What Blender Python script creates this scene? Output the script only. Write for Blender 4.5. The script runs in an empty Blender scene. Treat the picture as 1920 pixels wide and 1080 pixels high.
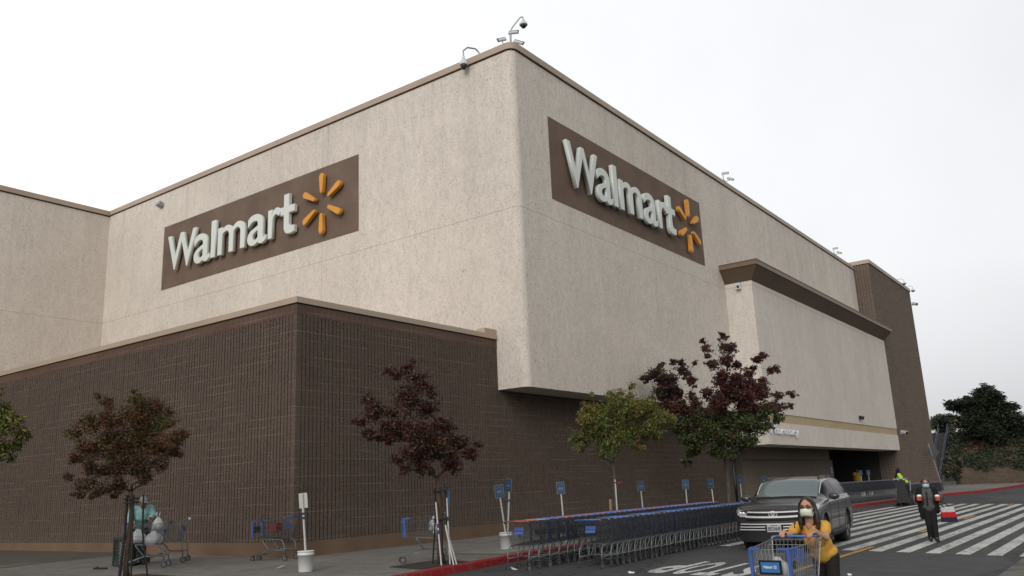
import bpy, math, random
from mathutils import Vector, Matrix, Euler
random.seed(7)
SC = bpy.context.scene
COL = SC.collection
V = Vector
PI = math.pi

# ---------------------------------------------------------------- helpers
class MB:
    """collects shapes, then links them as ONE mesh object"""
    def __init__(self):
        self.v = []; self.f = []; self.m = []; self.cur = 0; self.M = None
    def add(self, vs, fs):
        o = len(self.v)
        if self.M is not None:
            vs = [self.M @ V(p) for p in vs]
        self.v += [tuple(p) for p in vs]
        self.f += [tuple(o + i for i in f) for f in fs]
        self.m += [self.cur] * len(fs)
        return self
    def box(self, c, s, rot=None):
        x, y, z = s[0] / 2, s[1] / 2, s[2] / 2
        vs = [V(p) for p in ((-x, -y, -z), (x, -y, -z), (x, y, -z), (-x, y, -z), (-x, -y, z), (x, -y, z), (x, y, z), (-x, y, z))]
        if rot is not None:
            R = rot if isinstance(rot, Matrix) else Euler(rot).to_matrix()
            vs = [R @ p for p in vs]
        c = V(c)
        return self.add([p + c for p in vs], [(3, 2, 1, 0), (4, 5, 6, 7), (0, 1, 5, 4), (1, 2, 6, 5), (2, 3, 7, 6), (3, 0, 4, 7)])
    def box2(self, a, b):
        return self.box([(a[i] + b[i]) / 2 for i in range(3)], [abs(b[i] - a[i]) for i in range(3)])
    def tube(self, pts, r, n=6, cap=True):
        pts = [V(p) for p in pts]
        k = len(pts)
        rs = r if isinstance(r, (list, tuple)) else [r] * k
        vs = []; fs = []
        prev = None
        for i, p in enumerate(pts):
            if i == 0: t = pts[1] - p
            elif i == k - 1: t = p - pts[i - 1]
            else: t = (pts[i + 1] - p).normalized() + (p - pts[i - 1]).normalized()
            if t.length < 1e-9: t = V((0, 0, 1))
            t.normalize()
            if prev is None:
                u = t.cross(V((0, 0, 1)))
                if u.length < .05: u = t.cross(V((1, 0, 0)))
            else:
                u = prev - t * prev.dot(t)
            u.normalize(); w = t.cross(u); prev = u
            for j in range(n):
                a = 2 * PI * (j + .5) / n
                vs.append(p + (u * math.cos(a) + w * math.sin(a)) * rs[i])
        for i in range(k - 1):
            for j in range(n):
                a = i * n + j; b = i * n + (j + 1) % n
                fs.append((a, b, b + n, a + n))
        if cap:
            fs.append(tuple(range(n - 1, -1, -1))); fs.append(tuple((k - 1) * n + j for j in range(n)))
        return self.add(vs, fs)
    def lathe(self, prof, n=16, M=None):
        """prof: list of (r, z), closed with caps when r > 0 at the ends"""
        vs = []; fs = []
        for r, z in prof:
            for j in range(n):
                a = 2 * PI * j / n
                p = V((r * math.cos(a), r * math.sin(a), z))
                vs.append(M @ p if M is not None else p)
        for i in range(len(prof) - 1):
            for j in range(n):
                a = i * n + j; b = i * n + (j + 1) % n
                fs.append((a, b, b + n, a + n))
        fs.append(tuple(range(n - 1, -1, -1))); fs.append(tuple((len(prof) - 1) * n + j for j in range(n)))
        return self.add(vs, fs)
    def ell(self, c, r, R=None, nu=12, nv=8):
        vs = []; fs = []
        c = V(c)
        if not isinstance(r, (list, tuple)): r = (r, r, r)
        for i in range(1, nv):
            th = PI * i / nv
            for j in range(nu):
                a = 2 * PI * j / nu
                p = V((r[0] * math.sin(th) * math.cos(a), r[1] * math.sin(th) * math.sin(a), r[2] * math.cos(th)))
                vs.append(c + (R @ p if R is not None else p))
        top = len(vs); p = V((0, 0, r[2])); vs.append(c + (R @ p if R is not None else p))
        bot = len(vs); vs.append(c - (R @ p if R is not None else p))
        for i in range(nv - 2):
            for j in range(nu):
                a = i * nu + j; b = i * nu + (j + 1) % nu
                fs.append((a, a + nu, b + nu, b))
        for j in range(nu):
            fs.append((top, j, (j + 1) % nu))
            q = (nv - 2) * nu
            fs.append((bot, q + (j + 1) % nu, q + j))
        return self.add(vs, fs)
    def cap(self, a, b, r0, r1=None, n=10):
        """rounded cone: closed capsule from a to b"""
        if r1 is None: r1 = r0
        a = V(a); b = V(b); d = b - a; L = d.length
        if L < 1e-6: return self.ell(a, r0)
        t = d / L
        u = t.cross(V((0, 0, 1)))
        if u.length < .05: u = t.cross(V((1, 0, 0)))
        u.normalize(); w = t.cross(u)
        M = Matrix(((u.x, w.x, t.x, a.x), (u.y, w.y, t.y, a.y), (u.z, w.z, t.z, a.z), (0, 0, 0, 1)))
        prof = []
        for i in range(4):
            th = PI / 2 * (i + .25) / 4
            prof.append((r0 * math.sin(th), -r0 * math.cos(th)))
        prof.append((r0, 0)); prof.append((r1, L))
        for i in range(4):
            th = PI / 2 * (i + .75) / 4
            prof.append((r1 * math.cos(th), L + r1 * math.sin(th)))
        return self.lathe(prof, n, M)
    def prism(self, poly, d, M=None):
        """poly: 2D (x, y) counter-clockwise, extruded along z from 0 to d, then placed by M"""
        n = len(poly)
        vs = [V((x, y, 0)) for x, y in poly] + [V((x, y, d)) for x, y in poly]
        if M is not None: vs = [M @ p for p in vs]
        fs = [tuple(range(n - 1, -1, -1)), tuple(range(n, 2 * n))]
        fs += [(i, (i + 1) % n, n + (i + 1) % n, n + i) for i in range(n)]
        return self.add(vs, fs)
    def sweep(self, prof, path, up=V((0, 0, 1))):
        """prof: closed (side, up) polygon swept along a horizontal-ish path; side is to the right of travel"""
        n = len(prof); vs = []; fs = []
        path = [V(p) for p in path]
        for i, p in enumerate(path):
            if i == 0: t = path[1] - p
            elif i == len(path) - 1: t = p - path[i - 1]
            else:
                t = (path[i + 1] - p).normalized() + (p - path[i - 1]).normalized()
            t.z = 0; t.normalize()
            s = V((t.y, -t.x, 0))
            k = 1.0
            if 0 < i < len(path) - 1:
                d0 = (p - path[i - 1]); d0.z = 0; d0.normalize()
                k = 1 / max(.3, t.dot(d0))
            for a, b in prof:
                vs.append(p + s * a * k + up * b)
        for i in range(len(path) - 1):
            for j in range(n):
                a = i * n + j; b = i * n + (j + 1) % n
                fs.append((a, a + n, b + n, b))
        fs.append(tuple(range(n))); fs.append(tuple((len(path) - 1) * n + j for j in range(n - 1, -1, -1)))
        return self.add(vs, fs)
    def mesh(self, name, mats, smooth=False):
        me = bpy.data.meshes.new(name)
        me.from_pydata(self.v, [], self.f)
        if not isinstance(mats, (list, tuple)): mats = [mats]
        for m in mats: me.materials.append(m)
        me.polygons.foreach_set('material_index', self.m)
        if smooth: me.polygons.foreach_set('use_smooth', [True] * len(self.f))
        me.update()
        return me
    def build(self, name, mats, parent=None, smooth=False, loc=None, rot=None):
        return link(name, self.mesh(name, mats, smooth), parent, loc, rot)

def link(name, data, parent=None, loc=None, rot=None):
    o = bpy.data.objects.new(name, data)
    COL.objects.link(o)
    if parent is not None: o.parent = parent
    if loc is not None: o.location = loc
    if rot is not None: o.rotation_euler = rot
    return o
def tag(o, label, cat, group=None):
    o['label'] = label; o['category'] = cat
    if group: o['group'] = group
    return o
def thing(name, label, cat, loc=(0, 0, 0), rz=0, group=None):
    o = link(name, None, None, loc, (0, 0, rz))
    o.empty_display_size = .2
    return tag(o, label, cat, group)
def struct(o, kind='structure'):
    o['kind'] = kind
    return o
def copy_tree(o, parent=None):
    c = o.copy(); COL.objects.link(c)
    if parent is not None: c.parent = parent
    for ch in list(o.children): copy_tree(ch, c)
    return c
def bake(o):
    """replace modifiers by their result"""
    dg = bpy.context.evaluated_depsgraph_get()
    me = bpy.data.meshes.new_from_object(o.evaluated_get(dg))
    mats = list(o.data.materials)
    old = o.data
    o.modifiers.clear(); o.data = me
    if not me.materials:
        for m in mats: me.materials.append(m)
    bpy.data.meshes.remove(old)
    return o
def blob(name, mb, mat, parent, voxel=.01, smooth=2):
    """overlapping closed shapes fused into one continuous skin"""
    o = mb.build(name, mat, parent)
    r = o.modifiers.new('r', 'REMESH'); r.mode = 'VOXEL'; r.voxel_size = voxel; r.use_smooth_shade = True
    s = o.modifiers.new('s', 'SMOOTH'); s.iterations = smooth; s.factor = .5
    bake(o)
    o.data.polygons.foreach_set('use_smooth', [True] * len(o.data.polygons))
    return o
def text_mesh(s, extrude=.02, bevel=0, offset=0, res=4):
    cu = bpy.data.curves.new('t', 'FONT')
    cu.body = s; cu.extrude = extrude; cu.bevel_depth = bevel; cu.bevel_resolution = 1; cu.offset = offset; cu.resolution_u = res
    o = bpy.data.objects.new('t', cu); COL.objects.link(o)
    dg = bpy.context.evaluated_depsgraph_get()
    me = bpy.data.meshes.new_from_object(o.evaluated_get(dg))
    bpy.data.objects.remove(o); bpy.data.curves.remove(cu)
    return me
def fit_text(me, x0, x1, y0, y1):
    xs = [v.co.x for v in me.vertices]; ys = [v.co.y for v in me.vertices]
    a, b, c, d = min(xs), max(xs), min(ys), max(ys)
    for v in me.vertices:
        v.co.x = x0 + (v.co.x - a) / (b - a) * (x1 - x0)
        v.co.y = y0 + (v.co.y - c) / (d - c) * (y1 - y0)
    return me
def xform(me, M):
    me.transform(M); me.update(); return me

# ---------------------------------------------------------------- materials
class NT:
    def __init__(self, name):
        self.mat = bpy.data.materials.new(name); self.mat.use_nodes = True
        self.t = self.mat.node_tree
        self.b = self.t.nodes['Principled BSDF']
    def n(self, typ, **kw):
        nd = self.t.nodes.new(typ)
        for k, v in kw.items():
            if k.startswith('_'): setattr(nd, k[1:], v)
            else: self.set(nd, k, v)
        return nd
    def set(self, nd, k, v):
        key = int(k[1:]) if k[0] == 'i' and k[1:].isdigit() else k.replace('__', ' ')
        s = nd.inputs[key]
        if hasattr(v, 'outputs'): v = v.outputs[0]
        if isinstance(v, bpy.types.NodeSocket): self.t.links.new(v, s)
        else: s.default_value = v
    def math(self, op, a, b=0, c=0):
        return self.n('ShaderNodeMath', _operation=op, i0=a, i1=b, i2=c).outputs[0]
    def mix(self, f, a, b, mode='MIX'):
        nd = self.t.nodes.new('ShaderNodeMix'); nd.data_type = 'RGBA'; nd.blend_type = mode
        for s, v in ((nd.inputs[0], f), (nd.inputs[6], a), (nd.inputs[7], b)):
            if isinstance(v, bpy.types.NodeSocket): self.t.links.new(v, s)
            elif isinstance(v, (int, float)): s.default_value = v
            else: s.default_value = (*v, 1) if len(v) == 3 else v
        return nd.outputs[2]
    def ramp(self, f, *stops):
        nd = self.t.nodes.new('ShaderNodeValToRGB')
        self.t.links.new(f, nd.inputs[0])
        e = nd.color_ramp.elements
        while len(e) < len(stops): e.new(.5)
        for el, (p, c) in zip(e, stops):
            el.position = p; el.color = (c, c, c, 1) if isinstance(c, (int, float)) else (*c, 1)
        return nd.outputs[0]
    def coord(self, scale=(1, 1, 1), kind='Object'):
        tc = self.n('ShaderNodeTexCoord')
        mp = self.n('ShaderNodeMapping'); mp.inputs['Scale'].default_value = scale
        self.t.links.new(tc.outputs[kind], mp.inputs['Vector'])
        return mp.outputs[0]
    def noise(self, vec, scale, detail=4, rough=.55):
        return self.n('ShaderNodeTexNoise', Vector=vec, Scale=scale, Detail=detail, Roughness=rough).outputs[0]
    def sep(self, vec):
        return self.n('ShaderNodeSeparateXYZ', Vector=vec).outputs
    def bump(self, h, strength=.5, dist=.02):
        nd = self.n('ShaderNodeBump', Height=h, Strength=strength, Distance=dist)
        self.t.links.new(nd.outputs[0], self.b.inputs['Normal'])
    def out(self, col=None, rough=None, metal=None, spec=None):
        for k, v in (('Base Color', col), ('Roughness', rough), ('Metallic', metal), ('Specular IOR Level', spec)):
            if v is None: continue
            if isinstance(v, bpy.types.NodeSocket): self.t.links.new(v, self.b.inputs[k])
            else: self.b.inputs[k].default_value = (*v, 1) if isinstance(v, tuple) and len(v) == 3 else v
        return self.mat
def simple(name, col, rough=.6, metal=0, spec=.4, var=.12, vs=14, coat=0):
    t = NT(name)
    n = t.noise(t.coord(), vs, 3)
    lo = tuple(c * (1 - var) for c in col); hi = tuple(min(1, c * (1 + var)) for c in col)
    t.out(t.ramp(n, (.3, lo), (.7, hi)), rough, metal, spec)
    if coat: t.b.inputs['Coat Weight'].default_value = coat; t.b.inputs['Coat Roughness'].default_value = .04
    return t.mat

def stucco(name, c_hi, c_lo, fleck, rib=0):
    t = NT(name)
    p = t.coord()
    big = t.noise(t.coord((.16, .16, .05)), 1.0, 6, .6)
    streak = t.noise(t.coord((1.3, 1.3, .11)), 1.0, 5, .62)
    mid = t.noise(t.coord((5, 5, 2.0)), 1.0, 4, .6)
    fine = t.noise(t.coord((19, 19, 9)), 1.0, 5, .72)
    grain = t.noise(t.coord((48, 48, 30)), 1.0, 3, .6)
    c = t.mix(t.ramp(big, (.34, 0), (.68, 1)), c_lo, c_hi)
    c = t.mix(t.math('MULTIPLY', t.ramp(streak, (.5, 0), (.74, 1)), .18), c, tuple(x * .62 for x in c_lo))
    c = t.mix(t.math('MULTIPLY', t.ramp(mid, (.42, 0), (.66, 1)), .33), c, tuple(x * .8 for x in c_lo))
    c = t.mix(t.ramp(fine, (.56, 0), (.68, .62)), c, fleck)
    c = t.mix(t.ramp(fine, (.30, .40), (.44, 0)), c, tuple(min(1, x * 1.15) for x in c_hi))
    c = t.mix(t.ramp(grain, (.55, 0), (.68, .6)), c, tuple(x * .75 for x in fleck))
    c = t.mix(t.ramp(grain, (.28, .35), (.42, 0)), c, tuple(min(1, x * 1.25) for x in c_hi))
    x, y, z = t.sep(p)
    # rain streaks running down from the coping, patchy
    run = t.noise(t.coord((1.7, 1.7, .05)), 1.0, 6, .75)
    drop = t.noise(t.coord((.22, .22, .01)), 1.0, 2, .5)
    fade = t.math('SUBTRACT', 1.0, t.math('DIVIDE', t.math('SUBTRACT', 16.0, z), t.math('ADD', 1.0, t.math('MULTIPLY', drop, 9.0))))
    fade = t.math('MAXIMUM', fade, 0)
    c = t.mix(t.math('MULTIPLY', t.math('MULTIPLY', fade, t.ramp(run, (.50, 0), (.70, 1))), .30), c, (.20, .175, .15))
    patch_ = t.noise(t.coord((.35, .35, .5)), 1.0, 3, .5)
    c = t.mix(t.math('MULTIPLY', t.ramp(patch_, (.55, 0), (.60, 1)), .10), c, tuple(min(1, q * 1.15) for q in c_hi))
    # sealant joints: one level, widely spaced uprights
    ju = t.math('LESS_THAN', t.math('FRACT', t.math('DIVIDE', t.math('ADD', t.math('ADD', x, y), 3.1), 9.7)), .0022)
    c = t.mix(t.math('MULTIPLY', ju, .35), c, (.12, .10, .08))
    jz = t.math('LESS_THAN', t.math('ABSOLUTE', t.math('SUBTRACT', z, 10.43)), .014)
    jj = t.math('MULTIPLY', jz, .32)
    c = t.mix(jj, c, (.10, .085, .07))
    h = t.math('ADD', t.math('MULTIPLY', fine, .8), t.math('MULTIPLY', grain, .5))
    t.bump(h, .75, .035)
    return t.out(c, .93, 0, .2)

def block(name, base, light, mortar, horiz='X', w=.4064, lw=.055):
    """split-face concrete block, mortar lines weathered pale in stretches"""
    t = NT(name)
    p = t.coord()
    x, y, z = t.sep(p)
    course = t.math('FRACT', t.math('DIVIDE', z, .2032))
    big = t.noise(t.coord((.3, .3, .22)), 1.0, 5, .6)
    fine = t.noise(t.coord((30, 30, 30)), 1.0, 3, .65)
    spk = t.noise(t.coord((85, 85, 85)), 1.0, 1, .5)
    # block by block tone
    cell = t.n('ShaderNodeTexWhiteNoise', _noise_dimensions='3D')
    cx = t.n('ShaderNodeCombineXYZ', X=t.math('FLOOR', t.math('DIVIDE', x, w)), Y=t.math('FLOOR', t.math('DIVIDE', y, w)), Z=t.math('FLOOR', t.math('DIVIDE', z, .2032)))
    t.set(cell, 'Vector', cx)
    c = t.mix(t.ramp(big, (.35, 0), (.65, 1)), base, tuple(b * 1.3 for b in base))
    c = t.mix(t.math('MULTIPLY', cell.outputs[0], .6), c, tuple(b * 1.75 for b in base))
    c = t.mix(t.math('MULTIPLY', t.math('GREATER_THAN', cell.outputs[0], .86), .45), c, tuple(b * .5 for b in base))
    pt = t.noise(t.coord((.9, .9, .28)), 1.0, 5, .65)
    c = t.mix(t.math('MULTIPLY', t.ramp(pt, (.5, 0), (.7, 1)), .5), c, (base[0] * 1.5, base[1] * 1.42, base[2] * 1.4))
    sp_ = t.math('MULTIPLY', t.math('MAXIMUM', t.math('SUBTRACT', 1.0, t.math('DIVIDE', t.math('SUBTRACT', z, .5), 1.1)), 0), t.noise(t.coord((1.5, 1.5, 1.5)), 1.0, 5, .7))
    c = t.mix(t.math('MULTIPLY', sp_, .7), c, (.12, .098, .08))
    c = t.mix(t.ramp(fine, (.40, 0), (.62, .95)), c, light)
    c = t.mix(t.ramp(fine, (.28, .6), (.42, 0)), c, tuple(b * .55 for b in base))
    c = t.mix(t.ramp(spk, (.62, 0), (.68, .9)), c, tuple(min(1, m * 1.5) for m in mortar))
    stretch = t.noise(t.coord((.55, .55, 4.9)), 1.0, 2, .6)
    line = t.math('LESS_THAN', course, lw)
    c = t.mix(t.math('MULTIPLY', line, t.ramp(stretch, (.47, .10), (.60, 1))), c, mortar)
    t.bump(t.math('SUBTRACT', fine, t.math('MULTIPLY', line, .3)), .9, .03)
    return t.out(c, .95, 0, .2)

def ground_mat(name, c0, c1, stain, joints=0, crack=0):
    t = NT(name)
    p = t.coord()
    a = t.noise(t.coord((.25, .4, 1)), 1.0, 6, .62)
    b = t.noise(p, 2.3, 5, .65)
    g = t.noise(p, 55, 3, .7)
    s = t.noise(p, 120, 1, .5)
    c = t.mix(t.ramp(a, (.32, 0), (.68, 1)), c0, c1)
    c = t.mix(t.ramp(b, (.48, 0), (.68, .8)), c, stain)
    gum = t.n('ShaderNodeTexVoronoi', Scale=1.3, Vector=p)
    c = t.mix(t.math('MULTIPLY', t.math('LESS_THAN', gum.outputs['Distance'], .035), .6), c, tuple(v * .4 for v in c0))
    c = t.mix(t.ramp(g, (.35, .35), (.6, 0)), c, tuple(x * .55 for x in c0))
    c = t.mix(t.ramp(s, (.62, 0), (.7, .4)), c, tuple(min(1, x * 2.1) for x in c1))
    x, y, z = t.sep(p)
    if joints:
        j = None
        for q, off in ((x, .3), (y, .9)):
            fr = t.math('FRACT', t.math('DIVIDE', t.math('ADD', q, off), joints))
            l = t.math('LESS_THAN', fr, .009)
            j = l if j is None else t.math('MAXIMUM', j, l)
        c = t.mix(t.math('MULTIPLY', j, .75), c, tuple(v * .35 for v in c0))
    if crack:
        vo = t.n('ShaderNodeTexVoronoi', _feature='DISTANCE_TO_EDGE', Scale=.22)
        wv = t.n('ShaderNodeVectorMath', _operation='ADD', i0=p)
        nz = t.n('ShaderNodeTexNoise', Vector=p, Scale=1.4, Detail=4)
        t.set(wv, 'i1', nz.outputs[1]); t.set(vo, 'Vector', wv.outputs[0])
        l = t.math('LESS_THAN', vo.outputs[0], .004)
        c = t.mix(t.math('MULTIPLY', l, .7), c, tuple(v * .3 for v in c0))
    if crack:
        # oil drips and tyre-polished lanes along x
        oil = t.n('ShaderNodeTexVoronoi', Scale=.55, Vector=p)
        od = t.math('ADD', oil.outputs['Distance'], t.math('MULTIPLY', b, .35))
        c = t.mix(t.math('MULTIPLY', t.ramp(od, (.22, 1), (.36, 0)), .55), c, tuple(v * .45 for v in c0))
        lane = t.noise(t.coord((.03, 1.1, 1)), 1.0, 4, .6)
        c = t.mix(t.math('MULTIPLY', t.ramp(lane, (.48, 0), (.66, 1)), .4), c, tuple(v * .62 for v in c0))
        patch_ = t.n('ShaderNodeTexVoronoi', Scale=.16, Vector=t.coord((.6, 1.3, 1)))
        c = t.mix(t.math('MULTIPLY', t.math('GREATER_THAN', t.sep(patch_.outputs['Color'])[0], .72), .35), c, tuple(v * 1.35 for v in c1))
    t.bump(t.math('ADD', g, t.math('MULTIPLY', s, .5)), .45, .012)
    return t.out(c, t.ramp(b, (.3, .78), (.7, .95)), 0, .3)

def paint_mat(name, col, under, wear=.5):
    t = NT(name)
    p = t.coord()
    n = t.noise(p, 9, 6, .7); m = t.noise(p, 60, 2, .6); big = t.noise(p, .8, 3)
    f = t.math('ADD', t.math('MULTIPLY', n, .6), t.math('ADD', t.math('MULTIPLY', m, .25), t.math('MULTIPLY', big, .25)))
    c = t.mix(t.ramp(f, (wear, 0), (wear + .1, 1)), tuple(col), under)
    c = t.mix(t.math('MULTIPLY', t.ramp(big, (.4, 0), (.7, 1)), .3), c, tuple(x * .7 for x in col))
    return t.out(c, .85, 0, .3)
# ---------------------------------------------------------------- the store
M_STUC = stucco('stucco', (.71, .645, .565), (.585, .525, .455), (.21, .18, .155))
M_STUC2 = stucco('stucco_fascia', (.67, .615, .545), (.575, .525, .46), (.25, .22, .19))
M_COPE = simple('tan_metal', (.37, .285, .215), .55, 0, .4, .10, .5)
M_COPE2 = simple('brown_metal', (.115, .078, .052), .55, 0, .4, .12, .4)
M_GAP = simple('shadow_gap', (.03, .025, .02), .9)  # dark strip under copings, painting the gap and the overhang's shadow together
M_BLOCK = block('ribbed_block', (.051, .036, .028), (.110, .082, .064), (.225, .18, .145))
M_BLOCK2 = block('tower_block', (.088, .066, .052), (.135, .104, .085), (.25, .195, .155), 'X', .4064, .11)
M_PLINTH = simple('plinth_paint', (.145, .094, .062), .85, 0, .2, .16, .9)
M_PANEL = simple('sign_panel_paint', (.140, .097, .071), .8, 0, .25, .16, .8)
M_BAND = simple('beige_band', (.40, .315, .19), .85, 0, .2, .06, .6)
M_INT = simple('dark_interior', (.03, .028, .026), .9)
M_GLASS_D = simple('dark_glass', (.008, .009, .010), .12, 0, .5)
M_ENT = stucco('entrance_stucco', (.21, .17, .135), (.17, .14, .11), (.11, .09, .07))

def tile_mat():
    t = NT('soldier_tile')
    p = t.coord(); x, y, z = t.sep(p)
    a = t.math('LESS_THAN', t.math('FRACT', t.math('DIVIDE', t.math('ADD', x, y), .2032)), .045)
    b = t.math('LESS_THAN', t.math('ABSOLUTE', t.math('SUBTRACT', z, 5.985)), .006)
    big = t.noise(t.coord((.7, .7, 3)), 1, 4)
    c = t.mix(t.ramp(big, (.35, 0), (.65, 1)), (.070, .036, .024), (.102, .055, .037))
    nz = t.noise(t.coord((1.1, 1.1, 4)), 1, 2)
    c = t.mix(t.math('MULTIPLY', t.math('MAXIMUM', a, b), t.ramp(nz, (.4, .15), (.65, .75))), c, (.22, .16, .12))
    return t.out(c, .6, 0, .35)
M_TILE = tile_mat()

BX, BY = 21.074, 14.865          # main corner
AX, AY = 13.097, 16.0            # low wing corner
store = thing('store_building', 'big windowless tan stucco store with a ribbed brown block wing', 'building', (BX, BY, .2))
INV = Matrix.Translation((-BX, -BY, -.2))
def wp(o, parent=store):
    """keep world coordinates in the mesh"""
    o.parent = parent
    o.matrix_parent_inverse = INV if parent is store else Matrix.Identity(4)
    return o
def rounded(poly, i, r, n=6):
    a, b, c = V(poly[i - 1]), V(poly[i]), V(poly[(i + 1) % len(poly)])
    u = (a - b).normalized(); w = (c - b).normalized()
    p = b + u * r; q = b + w * r; o = b + (u + w) * r
    out = []
    for k in range(n + 1):
        f = k / n
        ang = f * PI / 2
        out.append(tuple(o - w * r * math.cos(ang) - u * r * math.sin(ang)))
    return out
ZS, ZM, ZT = 4.585, 16.033, 16.286
plan = [(BX, 60), (BX, BY), (62.96, BY), (62.96, 60)]
def main_plan(grow, r):
    pl = [(BX - grow, 60), (BX - grow, BY - grow), (62.9, BY - grow), (62.9, 60)]
    return pl[:1] + rounded(pl, 1, r) + pl[2:]
m = MB(); m.prism(main_plan(0, .24), ZM - ZS, Matrix.Translation((0, 0, ZS)))
wall = wp(m.build('stucco_wall', M_STUC))
m = MB(); m.prism(main_plan(.012, .25), .045, Matrix.Translation((0, 0, ZM - .012)))
wp(m.build('coping_shadow_gap', M_GAP), wall)
m = MB(); m.prism(main_plan(.075, .32), ZT - ZM - .025, Matrix.Translation((0, 0, ZM + .025)))
cope = wp(m.build('coping', M_COPE), wall)
# wing to the left, beyond the inner corner
m = MB(); m.box2((-40, 40.517, .1), (BX - .003, 59.9, ZM - .02))
wing = wp(m.build('stucco_wall', M_STUC))
m = MB(); m.box2((-40, 40.505, ZM - .05), (BX - .015, 59, ZM + .005)); wp(m.build('coping_shadow_gap', M_GAP), wing)
m = MB(); m.box2((-40.1, 40.44, ZM + .005), (BX - .08, 60, ZT - .01))
wp(m.build('coping', M_COPE), wing)
# small bracket-like lamp high on the left face
# low block wing: real ribs
ZP, ZB, ZBT = .56, 5.90, 6.178    # plinth top, rib top, coping underside
def ribs(m, p0, d, nrm, length, z0, z1, pitch=.122, groove=.024, depth=.045):
    p0 = V((*p0, 0)); d = V((*d, 0)); nrm = V((*nrm, 0))
    pr = []
    n = int(length / pitch)
    rnd = random.Random(3)
    for i in range(n):
        s = i * pitch
        e = rnd.uniform(-.004, .004)
        pr += [(s, -depth), (s + groove, -depth), (s + groove + .005, e), (s + pitch - .005, e)]
    vs = []
    for s, h in pr:
        q = p0 + d * s + nrm * h
        vs.append((q.x, q.y, z0)); vs.append((q.x, q.y, z1))
    fs = [(2 * i, 2 * i + 2, 2 * i + 3, 2 * i + 1) for i in range(len(pr) - 1)]
    m.add(vs, fs)
m = MB()
ribs(m, (AX, AY + .16), (0, 1), (-1, 0), 44, ZP, ZB)
m.add([(AX, AY + .16, ZP), (AX, AY, ZP), (AX, AY, ZB), (AX, AY + .16, ZB)], [(0, 1, 2, 3)])
m.add([(AX, AY, ZP), (AX + .16, AY, ZP), (AX + .16, AY, ZB), (AX, AY, ZB)], [(0, 1, 2, 3)])
m2 = MB()
ribs(m, (AX + .16, AY), (1, 0), (0, -1), 26.2, ZP, ZB)
annex = wp(m.build('ribbed_block_wall', M_BLOCK))
m = MB()   # core behind the ribs
m.box2((AX + .06, AY + .06, .1), (39.4, 60.2, ZB + .2))
wp(m.build('wall_core', M_BLOCK), annex)
m = MB(); m.box2((AX - .004, AY - .004, ZB + .001), (BX - .01, 60, ZBT - .02)); m.box2((BX - .01, AY - .004, ZB + .001), (BX + 18.2, AY + .05, ZBT - .02))
wp(m.build('tile_band', M_TILE), annex)
m = MB(); m.box2((AX - .045, AY - .045, ZBT + .008), (BX - .004, 60, 6.332)); wp(m.build('coping', M_COPE), annex)
m = MB(); m.box2((AX - .016, AY - .016, ZBT - .018), (BX - .006, 59.9, ZBT + .007)); wp(m.build('coping_shadow_gap', M_GAP), annex)
m = MB(); m.box2((BX - .62, AY - .02, 6.334), (BX - .005, AY + .32, 6.50)); wp(m.build('flashing', M_COPE), annex)
m = MB(); m.box2((AX - .025, AY - .025, .0), (39.3, 60.3, ZP - .02))
m.box2((AX - .005, AY - .005, ZP - .02), (39.2, 60.25, ZP - .002))
wp(m.build('plinth', M_PLINTH), annex)

# entrance fascia
EX0, EX1, EY, EZ0, EZ1 = 37.86, 63.10, 13.542, 3.027, 10.636
m = MB(); m.box2((EX0, EY, 4.46), (EX1, BY - .002, EZ1)); m.box2((EX0, EY, EZ0), (EX1, BY - .002, 4.04))
fas = wp(m.build('entrance_fascia', M_STUC2))
m = MB(); m.box2((EX0 + .03, EY + .035, 4.04), (EX1 - .03, BY - .004, 4.46)); wp(m.build('beige_band', M_BAND), fas)
# cornice: cove, then an upright fascia strip with a thin lip
pr = [(0, 0), (.46, .60), (.46, .62), (.50, .62), (.50, .83), (.53, .83), (.53, .87), (0, .90)]
m = MB()
m.sweep([(a, b + EZ1) for a, b in pr], [(EX0 - .002, BY - .006, 0), (EX0 - .002, EY - .002, 0), (EX1 + .002, EY - .002, 0), (EX1 + .002, BY - .1, 0)])
m.cur = 1
m.sweep([(.505, EZ1 + .625), (.515, EZ1 + .625), (.515, EZ1 + .825), (.505, EZ1 + .825)], [(EX0 - .002, BY - .01, 0), (EX0 - .002, EY - .002, 0), (EX1 + .002, EY - .002, 0), (EX1 + .002, BY - .1, 0)])
wp(m.build('cornice', [M_COPE2, simple('cornice_strip', (.165, .112, .075), .5)]), fas)
# below the fascia: soffit, beam, entrance wall, recess
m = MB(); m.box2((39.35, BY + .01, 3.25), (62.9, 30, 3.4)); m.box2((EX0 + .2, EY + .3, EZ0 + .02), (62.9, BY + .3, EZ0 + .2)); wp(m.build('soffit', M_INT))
m = MB(); m.box2((40.6, 16.0, .1), (55.55, 16.4, 2.48))
m.box2((40.62, 15.75, 2.482), (54.2, 16.5, 3.249))
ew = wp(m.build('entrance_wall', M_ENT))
m = MB(); m.box2((39.31, 15.98, .1), (39.5, 17.5, 3.2)); m.box2((39.5, 17.2, .15), (40.58, 17.3, 3.2)); wp(m.build('side_doorway', M_GLASS_D))
m = MB(); m.box2((55.0, 26, .1), (62.95, 26.3, 3.24)); m.box2((55.2, 16.42, .1), (55.4, 26, 3.24)); wp(m.build('recess_shade_wall', M_INT))
dr = MB()
for i in range(4): dr.box2((56.0 + i * 1.6, 25.85, .2), (57.5 + i * 1.6, 25.95, 2.5))
wp(dr.build('entrance_door', M_GLASS_D))
m = MB(); m.box2((62.86, 14.95, .12), (62.955, 26, 3.24)); wp(m.build('recess_shade_wall', M_INT))  # added dark panel over the tower side, its colour standing in for shade
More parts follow.
